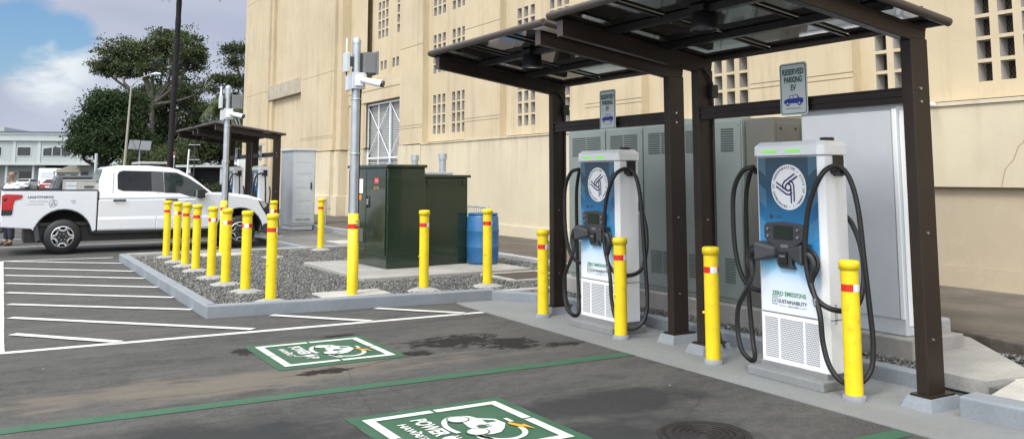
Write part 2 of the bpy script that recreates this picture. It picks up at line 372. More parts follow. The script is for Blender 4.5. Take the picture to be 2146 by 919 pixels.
def spline(pts, n=6):
    P = [Vector(p) for p in pts]; P = [P[0] * 2 - P[1]] + P + [P[-1] * 2 - P[-2]]; o = []
    for i in range(1, len(P) - 2):
        a, b, c, d = P[i - 1:i + 3]
        for j in range(n):
            t = j / n; o.append(.5 * ((2 * b) + (c - a) * t + (2 * a - 5 * b + 4 * c - d) * t * t + (3 * b - a - 3 * c + d) * t ** 3))
    o.append(P[-2]); return o

# ------------------------------------------------------------------ ground
def sheet(name, m, pts, z): return struct(MB().poly([(x, y, z) for x, y in pts]), name, m)
g = MB()
sheet('ground', 'asphalt', [(-400, -60), (400, -60), (400, 900), (-400, 900)], 0)
def slab(name, m, pts, z0, z1, bevel=.012):
    return struct(MB().prism(pts, lambda u, v, w: (u, v, w), z0, z1), name, m, bevel=bevel)
slab('concrete_pad', 'pad', [(5.35, -1), (5.40, 4), (5.42, 7), (5.49, 10.55), (5.53, 10.93), (6.2, 10.88), (6.62, 10.2), (6.62, 4.2), (6.2, -1)], -.05, .006, 0)
slab('sidewalk', 'sidewalk', [(7.55, 2.0), (8.42, 5.5), (9.0, 14), (9.1, 24), (9.15, 60), (11.9, 60), (11.9, -6), (6.2, -6), (7.2, 1)], -.05, .19, .01)
# dark worn kerb face along the sidewalk
k = MB()
edge = [(7.55, 2.0), (8.42, 5.5), (8.75, 9.5)]
for (a, b) in zip(edge, edge[1:]):
    k.beam((a[0] - .06, a[1], .10), (b[0] - .06, b[1], .10), .13, .21)
struct(k, 'sidewalk_kerb', 'sidewalk_kerb', bevel=.02, seg=3)
k = MB(); edge = [(8.75, 9.5), (9.0, 14), (9.1, 24), (9.15, 60)]
for (a, b) in zip(edge, edge[1:]):
    k.beam((a[0] - .08, a[1], .085), (b[0] - .08, b[1], .085), .16, .19)
struct(k, 'sidewalk_edge', 'kerb_light', bevel=.015)
# gravel beds (solid ground under the loose stone)
slab('gravel_bed', 'bed', [(2.45, 11.35), (6.3, 11.0), (6.75, 10.2), (6.75, 4.1), (7.2, 3.2), (8.2, 5.5), (8.6, 9.5), (8.85, 14), (8.9, 19.6), (2.45, 19.6)], -.05, .085, 0)
slab('gravel_yard', 'far_gravel', [(6.35, 19.75), (9.0, 19.75), (9.1, 45), (6.6, 45)], -.05, .02, 0)
# island kerb
def kerb(pts, name, m, w=.15, h=.15):
    k = MB()
    for (a, b) in zip(pts, pts[1:]):
        a = Vector((*a, h / 2 - .01)); b = Vector((*b, h / 2 - .01)); L = (b - a).length; n = max(1, round(L / 3)); d = (b - a) / n; e = d.normalized() * .004
        for i in range(n): k.beam(a + d * i + e, a + d * (i + 1) - e, w, h + .02)
    return struct(k, name, m, bevel=.018, seg=3)
kerb([(2.41, 19.72), (2.41, 11.34)], 'island_kerb', 'kerb_paint')
kerb([(2.34, 11.35), (6.16, 10.97)], 'island_kerb', 'kerb_paint')
kerb([(2.40, 19.68), (6.35, 19.55), (8.95, 19.75)], 'island_kerb', 'kerb_light')
kerb([(6.30, 19.66), (6.18, 24.5)], 'stall_end_kerb', 'kerb_paint', .16, .12)
kerb([(6.12, 10.98), (6.62, 10.25)], 'pad_kerb', 'kerb_paint', .16, .13)
kerb([(6.62, 10.3), (6.60, 4.55)], 'pad_kerb', 'kerb_paint', .14, .13)
kerb([(6.16, 10.99), (8.4, 10.95)], 'gravel_edging', 'kerb_light', .12, .12)
kerb([(6.16, 4.02), (6.25, 3.0), (6.6, 1.0)], 'near_kerb', 'kerb_paint', .24, .15)
slab('sloped_concrete', 'concrete_pale', [(6.3, 3.95), (7.0, 4.15), (7.55, 4.7), (7.45, 3.95), (6.9, 3.5), (6.3, 3.1)], .02, .125, .01)
k = MB(); rp = [(6.72, 4.22), (7.25, 4.12), (8.34, 5.42), (8.2, 5.66), (7.1, 4.95), (6.72, 4.7)]
k.add([(x, y, .02) for x, y in rp] + [(x, y, .13 + .02 * (x - 6.7)) for x, y in rp], [tuple(range(6, 12))] + [(i, (i + 1) % 6, 6 + (i + 1) % 6, 6 + i) for i in range(6)])
struct(k, 'concrete_ramp', 'concrete')
struct(MB().box(7.98, 8.14, 5.42, 5.60, .1, .34), 'kerb_stub', 'kerb_light', bevel=.03, seg=3)
# painted lines
def stripe(name, m, segs, w, z=.004):
    k = MB()
    for i, (a, b) in enumerate(segs):
        a = Vector((*a, z + i * .0004)); b = Vector((*b, z + i * .0004)); d = (b - a).normalized(); s = Vector((-d.y, d.x, 0)) * w / 2
        n = max(1, int((b - a).length / .12)); L = []; Rr = []
        for j in range(n + 1):
            p = a + (b - a) * j / n; jl = random.uniform(-.006, .006); jr = random.uniform(-.006, .006)
            L.append(p + s * (1 + jl / w)); Rr.append(p - s * (1 + jr / w))
        k.add(L + Rr, [(j, j + 1, n + 1 + j + 1, n + 1 + j) for j in range(n)])
    return struct(k, name, m, fix=False)
stripe('green_stall_line', 'green_line', [((-6, 7.12), (5.43, 6.98))], .16)
stripe('green_stall_line', 'green_line', [((1.5, 4.0), (5.36, 3.96))], .15)
stripe('white_stall_line', 'white_paint', [((-.02, 10.10), (5.46, 10.02))], .115)
stripe('access_aisle_border', 'white_paint', [((.08, 10.03), (.19, 20.9))], .26, .006)
stripe('access_aisle_border', 'white_paint', [((.19, 20.85), (2.33, 20.62))], .10, .006)
stripe('access_aisle_hatching', 'white_paint', [((.3, 20.85), (2.33, 19.15)), ((.3, 19.26), (2.33, 17.45)), ((.3, 17.88), (2.33, 16.15)), ((.3, 16.53), (2.33, 14.75)),
    ((.3, 15.2), (2.33, 13.4)), ((.3, 13.82), (2.33, 12.08)), ((.3, 12.5), (2.63, 10.2)), ((.3, 11.2), (1.25, 10.12)), ((3.08, 11.1), (3.97, 10.06)), ((4.40, 10.98), (5.2, 10.04))], .12, .008)
stripe('far_stall_line', 'white_paint', [((-2, 24.9), (5.9, 24.9)), ((-2, 28.0), (5.9, 28.0)), ((-40, 78), (-22, 86)), ((-34, 74), (-16, 82))], .11)

# loose crushed stone
def stones(name, polys, n, size, z, label=None, avoid=()):
    def inside(px, py, poly):
        r = np.zeros(len(px), bool); j = len(poly) - 1
        for i in range(len(poly)):
            xi, yi = poly[i]; xj, yj = poly[j]
            r ^= ((yi > py) != (yj > py)) & (px < (xj - xi) * (py - yi) / (yj - yi + 1e-9) + xi); j = i
        return r
    P = []
    for poly, dens in polys:
        xs = [p[0] for p in poly]; ys = [p[1] for p in poly]; m = int(dens * (max(xs) - min(xs)) * (max(ys) - min(ys)))
        q = np.stack([rng.uniform(min(xs), max(xs), m), rng.uniform(min(ys), max(ys), m)], 1)
        P.append(q[inside(q[:, 0], q[:, 1], poly)])
    P = np.concatenate(P)
    for (x0, x1, y0, y1) in avoid: P = P[~((P[:, 0] > x0) & (P[:, 0] < x1) & (P[:, 1] > y0) & (P[:, 1] < y1))]
    k = len(P)
    base = np.array([(1, 0, 0), (-1, 0, 0), (0, 1, 0), (0, -1, 0), (0, 0, 1), (0, 0, -1)], float)
    fc = np.array([(0, 2, 4), (2, 1, 4), (1, 3, 4), (3, 0, 4), (2, 0, 5), (1, 2, 5), (3, 1, 5), (0, 3, 5)])
    v = np.repeat(base[None], k, 0) * rng.uniform(.5, 1.25, (k, 6, 1)) + rng.normal(0, .22, (k, 6, 3))
    v *= rng.uniform(.6, 1.3, (k, 1, 1)) * size
    q = rng.normal(size=(k, 4)); q /= np.linalg.norm(q, axis=1, keepdims=True); w, x, y, zc = q.T
    Rm = np.stack([np.stack([1 - 2 * (y * y + zc * zc), 2 * (x * y - zc * w), 2 * (x * zc + y * w)], 1), np.stack([2 * (x * y + zc * w), 1 - 2 * (x * x + zc * zc), 2 * (y * zc - x * w)], 1), np.stack([2 * (x * zc - y * w), 2 * (y * zc + x * w), 1 - 2 * (x * x + y * y)], 1)], 1)
    v = np.einsum('kij,knj->kni', Rm, v); v[:, :, 2] *= .75
    v[:, :, 0] += P[:, 0, None]; v[:, :, 1] += P[:, 1, None]; v[:, :, 2] += z + rng.uniform(-.004, .018, (k, 1))
    f = (fc[None] + (np.arange(k) * 6)[:, None, None]).reshape(-1)
    me = bpy.data.meshes.new(name); me.vertices.add(k * 6); me.vertices.foreach_set('co', v.reshape(-1)); me.loops.add(len(f)); me.loops.foreach_set('vertex_index', f.astype(np.int32))
    me.polygons.add(k * 8); me.polygons.foreach_set('loop_start', np.arange(0, k * 24, 3, dtype=np.int32)); me.polygons.foreach_set('loop_total', np.full(k * 8, 3, np.int32))
    me.materials.append(M['stone']); me.update(); me.validate()
    ob = bpy.data.objects.new(name, me); COL.objects.link(ob); return tag(ob, label, 'gravel', kind='stuff')
stones('gravel', [([(2.5, 11.4), (6.2, 11.06), (8.75, 11.05), (8.85, 14), (8.9, 19.5), (2.5, 19.5)], 1500)], 0, .0185, .088,
       'grey crushed stone filling the kerbed island', avoid=[(5.02, 7.98, 13.02, 15.98), (6.98, 8.12, 11.82, 12.98)])
stones('gravel', [([(6.7, 10.15), (6.7, 4.5), (7.1, 4.3), (8.2, 5.5), (8.6, 9.5), (8.7, 10.85), (6.3, 10.85)], 1300), ([(6.35, 3.0), (7.3, 3.0), (8.0, 4.4), (8.3, 5.6), (7.6, 5.0), (6.9, 4.1)], 1300)], 0, .018, .088,
       'grey crushed stone strip behind the charger pad', avoid=[(7.08, 9.9, 5.0, 11.0), (6.6, 7.3, 4.05, 4.9), (7.3, 7.8, 4.5, 5.2), (7.7, 8.35, 5.0, 5.7)])

# slabs & hatches in the gravel
slab('equipment_slab', 'concrete', [(5.0, 13.0), (8.0, 13.0), (8.0, 16.0), (5.0, 16.0)], .02, .16)
h = thing('ground_hatch', 'dark brown flat hatch in a pale concrete frame in the gravel beside the blue drum', 'hatch', (7.55, 12.4, .09))
fr = MB(); fr.box(-.55, .55, -.56, -.47, 0, .035); fr.box(-.55, .55, .47, .56, 0, .035); fr.box(-.55, -.46, -.466, .466, 0, .035); fr.box(.46, .55, -.466, .466, 0, .035)
fr.build('hatch_frame', 'concrete_pale', h); MB().box(-.457, .457, -.466, .466, 0, .028).build('hatch_lid', 'dark_hatch', h)
for (x, y, w, d, lab, rz) in ((7.95, 21.9, .75, 1.1, 'pale concrete square in the yard behind the camera pole and green transformer', 0), (4.25, 19.0, 1.0, .8, 'small pale concrete footing under the far camera pole', 0),
                         (4.35, 11.75, .95, .55, 'small pale concrete footing under the near camera pole', 0)):
    zz = .02 if y > 20 else .09
    tag(MB().box(-w / 2, w / 2, -d / 2, d / 2, 0, .035).build('concrete_footing', 'concrete_pale', bevel=.01), lab, 'footing').location = (x, y, zz)
mh = thing('manhole_cover', 'dark round cast iron manhole cover in the asphalt at the bottom edge', 'manhole cover', (4.18, 4.60, .003)); mh.scale = (.86, .86, 1)
MB().lathe([(0.36, 0), (.36, .006), (.31, .008), (.305, .003)], n=40).build('cover_ring', 'manhole', mh)
cv = MB().lathe([(.30, .004), (.30, .006), (0, .006)], n=36)
for q in (.26, .21, .16, .11, .06): cv.lathe([(q, .006), (q, .012), (q - .02, .012), (q - .02, .006)], n=30)
cv.build('cover_plate', 'manhole', mh)

# ------------------------------------------------------------------ stall emblems
def emblem(loc, label, sc=1.0):
    e = thing('stall_emblem', label, 'ground marking', loc, 0, 'green painted stall emblems')
    W, H = 1.24 * sc, 1.29 * sc                     # along X, along Y
    z1, z2 = .004, .009
    # local frame: text reads toward -Y, its top toward +X.  u=(0,-1,0), v=(1,0,0)
    def P(a, b, z=z2): return (b, -a, z)
    def rag(x0, x1, y0, y1, z):
        pts = []
        for (a, b) in (((x0, y0), (x1, y0)), ((x1, y0), (x1, y1)), ((x1, y1), (x0, y1)), ((x0, y1), (x0, y0))):
            for i in range(12):
                t = i / 12; pts.append((a[0] + (b[0] - a[0]) * t + random.uniform(-.006, .006), a[1] + (b[1] - a[1]) * t + random.uniform(-.006, .006), z))
        return pts
    MB().poly(rag(-W / 2, W / 2, -H / 2, H / 2, z1)).build('green_field', 'green_paint', e)
    f = MB(); o = .535; i = .462; gp = .012
    for s in (-1, 1):
        f.add([P(-o, s * o), P(-gp, s * o), P(-gp, s * i), P(-i, s * i)], [(0, 1, 2, 3)]); f.add([P(gp, s * o), P(o, s * o), P(i, s * i), P(gp, s * i)], [(0, 1, 2, 3)])
        f.add([P(s * o, -o), P(s * o, -gp), P(s * i, -gp), P(s * i, -i)], [(0, 1, 2, 3)]); f.add([P(s * o, gp), P(s * o, o), P(s * i, i), P(s * i, gp)], [(0, 1, 2, 3)])
    f.build('white_frame', 'white_mark', e)
    t = MB(); t.text('POWER', P(-.36, -.245), (0, -1, 0), (1, 0, 0), .155, bold=.006, align='LEFT', width=.44)
    t.text('P', P(.235, -.245), (0, -1, 0), (1, 0, 0), .155, bold=.006, align='LEFT')
    # U drawn as a plug with a trailing cord
    t.poly([P(.115, -.15), P(.205, -.15), P(.205, -.205), P(.175, -.245), P(.145, -.245), P(.115, -.205)])
    t.poly([P(.130, -.15), P(.145, -.15), P(.145, -.115), P(.130, -.115)]); t.poly([P(.175, -.15), P(.19, -.15), P(.19, -.115), P(.175, -.115)])
    arc = [(.16 + .0 * a, -.245) for a in range(1)] + [(.16 + .09 * math.sin(R(a)) - .0, -.30 - .05 * math.cos(R(a)) + .05) for a in range(180, 361, 20)]
    def band(pts, w):
        L = [];
        for q in range(len(pts)):
            a = Vector(pts[max(q - 1, 0)]); b = Vector(pts[min(q + 1, len(pts) - 1)]); d = (b - a).normalized(); n = Vector((-d.y, d.x)) * w / 2; c = Vector(pts[q])
            L.append((c + n, c - n))
        m = len(L); t2 = [P(*l[0]) for l in L] + [P(*l[1]) for l in L]
        return t2, [(q, q + 1, m + q + 1, m + q) for q in range(m - 1)]
    t.add(*band([(.16, -.245), (.16, -.285), (.13, -.315), (.05, -.325), (-.03, -.315), (-.08, -.29)], .018))
    t.text("HAWAI'I", P(-.30, -.37), (0, -1, 0), (1, 0, 0), .085, bold=.003, align='LEFT', width=.38)
    t.build('lettering', 'white_mark', e)
    c = MB()
    body = [(-.27, .06), (-.285, .12), (-.25, .17), (-.18, .19), (-.10, .29), (.03, .30), (.13, .235), (.20, .17), (.215, .10), (.20, .045), (-.02, .035), (-.12, .05)]
    c.poly([P(a, b) for a, b in body])
    for cx, cy, r in ((-.215, .055, .072), (.12, .035, .072)): c.poly([P(cx + r * math.cos(R(a)), cy + r * math.sin(R(a)), z2 + .002) for a in range(0, 360, 18)])
    c.build('car_symbol', 'white_mark', e)
    cc = MB()
    for cx, cy, r in ((-.215, .055, .084), (.12, .035, .084)):
        ring = [(cx + r * math.cos(R(a)), cy + r * math.sin(R(a))) for a in range(0, 361, 18)]
        cc.add([P(a, b, z2 + .001) for a, b in ring], [tuple(range(20))])
    cc.poly([P(-.13, .20, z2 + .001), P(-.075, .265, z2 + .001), P(-.04, .27, z2 + .001), P(-.04, .19, z2 + .001)])
    cc.poly([P(-.01, .15, z2 + .002), P(.06, .15, z2 + .002), P(.07, .12, z2 + .002), P(.05, .085, z2 + .002), P(.0, .085, z2 + .002), P(-.02, .12, z2 + .002)])
    cc.poly([P(0, .15, z2 + .002), P(.015, .15, z2 + .002), P(.015, .185, z2 + .002), P(0, .185, z2 + .002)]); cc.poly([P(.037, .15, z2 + .002), P(.052, .15, z2 + .002), P(.052, .185, z2 + .002), P(.037, .185, z2 + .002)])
    cc.build('symbol_cutout', 'green_paint', e)
    s = MB()
    def arcband(cx, cy, rx, ry, a0, a1, w):
        pts = [(cx + rx * math.cos(R(a)), cy + ry * math.sin(R(a))) for a in range(a0, a1 + 1, 10)]
        s.add(*band(pts, w))
    arcband(-.03, .07, .26, .17, 185, 300, .04); arcband(.16, .17, .21, .17, -90, 95, .04)
    s.poly([P(.16, .0), P(.24, -.03), P(.36, .01), (P(.40, .06)), P(.30, .05), P(.20, .03)])
    s.add(*band([(-.08, .36), (.02, .36)], .032))
    s.build('cord_and_leaf', 'white_mark', e)
    b = MB(); b.poly([P(.02, .325), P(.13, .37), P(.115, .395), P(.26, .405), P(.17, .365), P(.19, .34), P(.07, .305)], 0)
    for q in range(len(b.v)): b.v[q] = (b.v[q][0], b.v[q][1], z2 + .003)
    b.build('lightning_bolt', 'orange_mark', e)
    return e
emblem((2.91, 8.60, 0), 'green stall emblem with white car and orange bolt beside the wet stain, the farther one')
emblem((2.87, 5.52, 0), 'green stall emblem with white car and orange bolt, nearest the camera and the manhole cover')

# ------------------------------------------------------------------ bollards
def bollard(name, label, h, collar, group):
    t = thing(name, label, 'bollard', (0, 0, 0), 0, group)
    r = .068
    MB().lathe([(r, 0), (r, h - .055)], n=24).build('post', 'yellow', t)
    MB().lathe([(r, h - .07), (.079, h - .068), (.080, h - .02), (.074, h - .006), (.06, h), (.0, h + .004)], n=24).build('cap', 'yellow', t)
    for a0, a1, m, nm in ((-60, 90, 'red_tape', 'red_band'), (90, 150, 'white_tape', 'white_band'), (150, 240, 'red_tape', 'red_band'), (240, 300, 'white_tape', 'white_band')):
        MB().lathe([(r + .0015, h - .235), (r + .002, h - .18)], n=10, a0=a0, a1=a1).build(nm, m, t)
    kb = MB().tube([(r - .005, 0, h * .43), (r + .018, 0, h * .43)], .012, 8); kb.build('bolt', 'yellow', t)
    if collar == 'stone':
        pr = MB(); n = 26; vs = []; prof = [(.26, -.012), (.23, .018), (.165, .034), (.10, .052), (.075, .054)]
        for (q, zc) in prof:
            for j in range(n):
                a = 2 * math.pi * j / n; rr = q * (1 + .09 * math.sin(3 * a + 1) * (q > .15) + random.uniform(-.03, .03) * (q > .15)); vs.append((rr * math.cos(a), rr * math.sin(a), zc))
        pr.add(vs, [(i * n + j, i * n + (j + 1) % n, (i + 1) * n + (j + 1) % n, (i + 1) * n + j) for i in range(4) for j in range(n)], 0, True)
        pr.build('concrete_collar', 'collar', t)
    else:
        MB().lathe([(.088, 0), (.086, .035), (.070, .04)], n=24).build('concrete_collar', 'collar_grey', t)
    return t
b0 = bollard('bollard', '', 1.135, 'stone', 'yellow bollards in the gravel island')
G1 = 'yellow bollards in the gravel island'
brow = [((3.20, 11.60), 205, 'yellow bollard with a red band at the near corner of the gravel island'),
        ((3.17, 12.80), 125, 'yellow bollard with red and white band, second from the near corner of the island'),
        ((3.12, 13.80), 105, 'yellow bollard with a white band, third from the near corner of the island'),
        ((3.12, 14.80), 355, 'yellow bollard with half white half red band, fourth from the near corner of the island'),
        ((3.12, 16.05), 210, 'yellow bollard with a red band, fifth from the near corner of the island'),
        ((3.11, 16.95), 210, 'yellow bollard with a red band in front of the seal on the truck door'),
        ((3.11, 17.85), 105, 'yellow bollard with a white band, second from the far end of the kerb row'),
        ((3.11, 18.95), 210, 'yellow bollard with a red band at the far end of the kerb row'),
        ((5.40, 11.68), 185, 'yellow bollard standing alone in front of the dark green cabinet'),
        ((6.40, 11.62), 205, 'yellow bollard standing in front of the blue drum'),
        ((6.35, 19.15), 205, 'yellow bollard standing in front of the narrow silver cabinet, far side of the island'),
        ((4.95, 17.90), 105, 'yellow bollard with a white band just behind the near corner bollard, beside the truck headlight')]
for i, ((x, y), rz, lab) in enumerate(brow):
    o = b0 if i == 0 else dup(b0, (0, 0, 0), 0, lab, G1)
    o.location = (x, y, .088); o.rotation_euler = (0, 0, R(rz)); o['label'] = lab
b1 = bollard('bollard', '', 1.05, 'ring', 'yellow bollards on the charger pad')
prow = [((5.90, 9.30), 20, 'yellow bollard with red and white band beside the outermost post of the left canopy'), ((5.83, 7.66), 175, 'yellow bollard with red band in front of the left charger'),
        ((5.80, 6.24), 130, 'yellow bollard between the two charger canopies'), ((5.80, 4.70), 0, 'yellow bollard nearest the camera, overlapping the right charger')]
for i, ((x, y), rz, lab) in enumerate(prow):
    o = b1 if i == 0 else dup(b1, (0, 0, 0), 0, lab, 'yellow bollards on the charger pad')
    o.location = (x, y, .006); o.rotation_euler = (0, 0, R(rz)); o['label'] = lab
b1['label'] = prow[0][2]

# ------------------------------------------------------------------ canopies
def canopy(label, loc, span):
    c = thing('charger_canopy', label, 'canopy', loc, 0, 'dark brown charger canopies')
    # local: y=0 near post centre, y=span far post; x=0 post front face
    xt, zt, zb = -1.60, 3.12, 2.87            # tip and post heights of beam tops
    def zr(x): return zb + (x - .1) * (zt - zb) / (xt - .1)
    for y in (0, span):
        p = MB(); p.box(0, .20, y - .05, y + .05, .10, 2.76)
        po = p.build('post', 'bronze', c, bevel=.008)
        q = MB().lathe([(.011, 0), (.011, .008), (0, .010)], axis='y', n=8)
        bl = MB()
        for zz in (2.27, 2.37): bl.tube([(.08, y - .05, zz - .0), (.08, y - .062, zz)], .011, 8)
        for zz in (1.28, .5): bl.tube([(.08, y - .05, zz), (.08, y - .06, zz)], .009, 8)
        bl.build('bolt', 'steel', po, each=True)
        MB().box(-.03, .26, y - .085, y + .085, .088, .106).build('base_plate', 'bronze', c)
        f = MB(); f.add([(-.09, y - .13, 0), (.31, y - .13, 0), (.31, y + .13, 0), (-.09, y + .13, 0), (-.05, y - .1, .09), (.28, y - .1, .09), (.28, y + .1, .09), (-.05, y + .1, .09)], [(4, 5, 6, 7), (0, 1, 5, 4), (1, 2, 6, 5), (2, 3, 7, 6), (3, 0, 4, 7)])
        f.build('footing', 'kerb_paint', c)
        b = MB(); a = Vector((.20, y, zr(.20) - .07)); e = Vector((xt, y, zr(xt) - .07)); b.beam(a, e, .07, .14)
        b.beam(a + Vector((0, 0, -.055)), e + Vector((0, 0, -.055)), .085, .022); b.beam(a + Vector((0, 0, .05)), e + Vector((0, 0, .05)), .085, .02)
        bo = b.build('roof_beam', 'bronze', c)
        MB().box(xt - .014, xt, y - .045, y + .045, zr(xt) - .15, zr(xt) + .0).build('end_cap', 'bronze_edge', bo, bevel=.01)
    # cross beam, ribbed
    b = MB(); b.box(.02, .10, .052, span - .052, 2.26, 2.385)
    for zz in (2.262, 2.315, 2.368): b.box(.008, .02, .052, span - .052, zz, zz + .017)
    b.build('cross_beam', 'bronze', c, bevel=.003)
    # roof: side trims, front trim, purlins, smoked panels
    y0, y1 = -.17, span + .12
    def bar(xa, ya, xb, yb, w, h, dz): return (xa, ya, zr(xa) + dz), (xb, yb, zr(xb) + dz)
    tr = MB()
    for y in (y0, y1): tr.tube([(xt - .05, y, zr(xt - .05) + .045), (.30, y, zr(.30) + .045)], .036, 12)
    tr.tube([(xt - .05, y0, zr(xt - .05) + .045), (xt - .05, y1, zr(xt - .05) + .045)], .036, 12); tr.tube([(.26, y0, zr(.26) + .04), (.26, y1, zr(.26) + .04)], .03, 12)
    tr.build('roof_edge_trim', 'bronze_edge', c)
    for x in (-1.02, -.35):
        MB().beam(*bar(x, y0 + .03, x, y1 - .03, .05, .06, .030), .075, .062).build('purlin', 'black', c)
    n = 3; w = (y1 - y0) / n
    for i in range(n):
        ya, yb = y0 + i * w + .012, y0 + (i + 1) * w - .012
        m = MB(); xa, xb = xt - .03, .25
        m.add([(xa, ya, zr(xa) + .064), (xb, ya, zr(xb) + .064), (xb, yb, zr(xb) + .064), (xa, yb, zr(xa) + .064), (xa, ya, zr(xa) + .074), (xb, ya, zr(xb) + .074), (xb, yb, zr(xb) + .074), (xa, yb, zr(xa) + .074)],
              [(0, 3, 2, 1), (4, 5, 6, 7), (0, 1, 5, 4), (1, 2, 6, 5), (2, 3, 7, 6), (3, 0, 4, 7)])
        m.build('roof_panel', 'roof_panel', c)
        if i: MB().beam((xa, ya - .012, zr(xa) + .045), (xb, ya - .012, zr(xb) + .045), .03, .02).build('glazing_bar', 'black', c)
    # lamp hanging from a purlin
    yl = span * .47; xl = -1.02; zl = 2.90
    l = MB().lathe([(0, .14), (.105, .14), (.108, .02), (.118, .0), (.10, -.004), (.06, .01), (0, .012)], (xl, yl, zl), 24); lo = l.build('lamp_housing', 'black', c)
    MB().lathe([(0, .004), (.062, .004)], (xl, yl, zl), 20).build('lamp_lens', 'lamp_glass', lo)
    MB().lathe([(.100, -.006), (.120, -.003), (.118, .004)], (xl, yl, zl), 24).build('lamp_rim', 'dark_grey', lo)
    MB().box(xl - .09, xl + .09, yl - .09, yl + .09, zl + .145, zl + .20).build('lamp_mount', 'black', lo)
    # conduit on the far post
    cd = MB().tube(spline([(.06, span - .068, 2.78), (.15, span - .075, 2.66), (.17, span - .072, 2.45), (.17, span - .07, 1.2), (.17, span - .07, .3), (.2, span - .12, .06)]), .013, 8); cd.build('conduit', 'black', c)
    jb = MB().box(.13, .21, span - .115, span - .055, 2.48, 2.61); jb.build('junction_box', 'black', c, bevel=.005)
    return c
canopy('dark brown cantilever canopy over the left charger', (6.14, 7.22, .0), 2.26)
canopy('dark brown cantilever canopy over the right charger, nearest the camera', (6.02, 4.27, .0), 2.38)
canopy('dark brown canopy far behind the truck hood, the nearer of the far pair', (6.85, 25.0, .0), 2.4)
canopy('dark brown canopy at the very back beyond the truck, mostly hidden', (6.85, 28.1, .0), 2.4)

# signs
def pole_sign(label, loc):
    s = thing('parking_sign', label, 'sign', loc, 0, 'reserved parking signs')
    W, Hh = .305, .457
    def rr(w, h, r, n=5):
        o = []
        for cx, cz, a0 in ((w / 2 - r, h / 2 - r, 0), (-w / 2 + r, h / 2 - r, 90), (-w / 2 + r, -h / 2 + r, 180), (w / 2 - r, -h / 2 + r, 270)):
            for j in range(n + 1): a = R(a0 + 90 * j / n); o.append((cx + r * math.cos(a), cz + r * math.sin(a)))
        return o
    MB().prism(rr(W, Hh, .03), lambda u, v, w: (w, -u, v), 0, .004).build('sign_plate', 'sign_plate', s)
    a = rr(W - .022, Hh - .022, .024); b = rr(W - .036, Hh - .036, .018); n = len(a)
    MB().add([(-.002, -u, v) for u, v in a] + [(-.002, -u, v) for u, v in b], [(i, (i + 1) % n, n + (i + 1) % n, n + i) for i in range(n)]).build('border', 'sign_green', s)
    t = MB()
    for txt, z, w in (('RESERVED', .125, .235), ('PARKING', .057, .20), ('EV', -.012, .058)): t.text(txt, (-.003, 0, z), (0, -1, 0), (0, 0, 1), .072, bold=.0022, width=w)
    t.build('lettering', 'sign_green', s); MB().text('ZERO EMISSION VEHICLE', (-.003, 0, -.175), (0, -1, 0), (0, 0, 1), .016, width=.17).build('small_lettering', 'sign_green', s)
    car = [(-.105, -.125), (-.107, -.10), (-.085, -.088), (-.055, -.083), (-.035, -.055), (.04, -.05), (.065, -.08), (.10, -.083), (.107, -.095), (.105, -.125)]
    c = MB().poly([(-.0035, -u, v) for u, v in car])
    for cx in (-.066, .066): c.poly([(-.0045, -(cx + .021 * math.cos(R(q))), -.126 + .021 * math.sin(R(q))) for q in range(0, 360, 24)])
    c.build('car_symbol', 'sign_blue', s)
    w = MB()
    for cx in (-.066, .066): w.poly([(-.0055, -(cx + .009 * math.cos(R(q))), -.126 + .009 * math.sin(R(q))) for q in range(0, 360, 30)])
    w.poly([(-.0045, .045, -.082), (-.0045, .030, -.060), (-.0045, .006, -.058), (-.0045, .006, -.082)]); w.poly([(-.0045, -.002, -.082), (-.0045, -.002, -.058), (-.0045, -.034, -.056), (-.0045, -.052, -.08)])
    w.build('symbol_cutout', 'sign_plate', s, each=True)
    return s
s1 = pole_sign('reserved parking EV sign with blue car on the beam above the left charger', (6.12, 8.24, 2.47))
s2 = dup(s1, (6.00, 5.37, 2.46), 0, 'reserved parking EV sign with blue car on the beam above the right charger')
dup(s1, (6.83, 26.3, 2.40), 0, 'small reserved parking sign under the nearer far canopy', 'reserved parking signs'); dup(s1, (6.83, 29.3, 2.40), 0, 'small reserved parking sign under the rear far canopy', 'reserved parking signs')

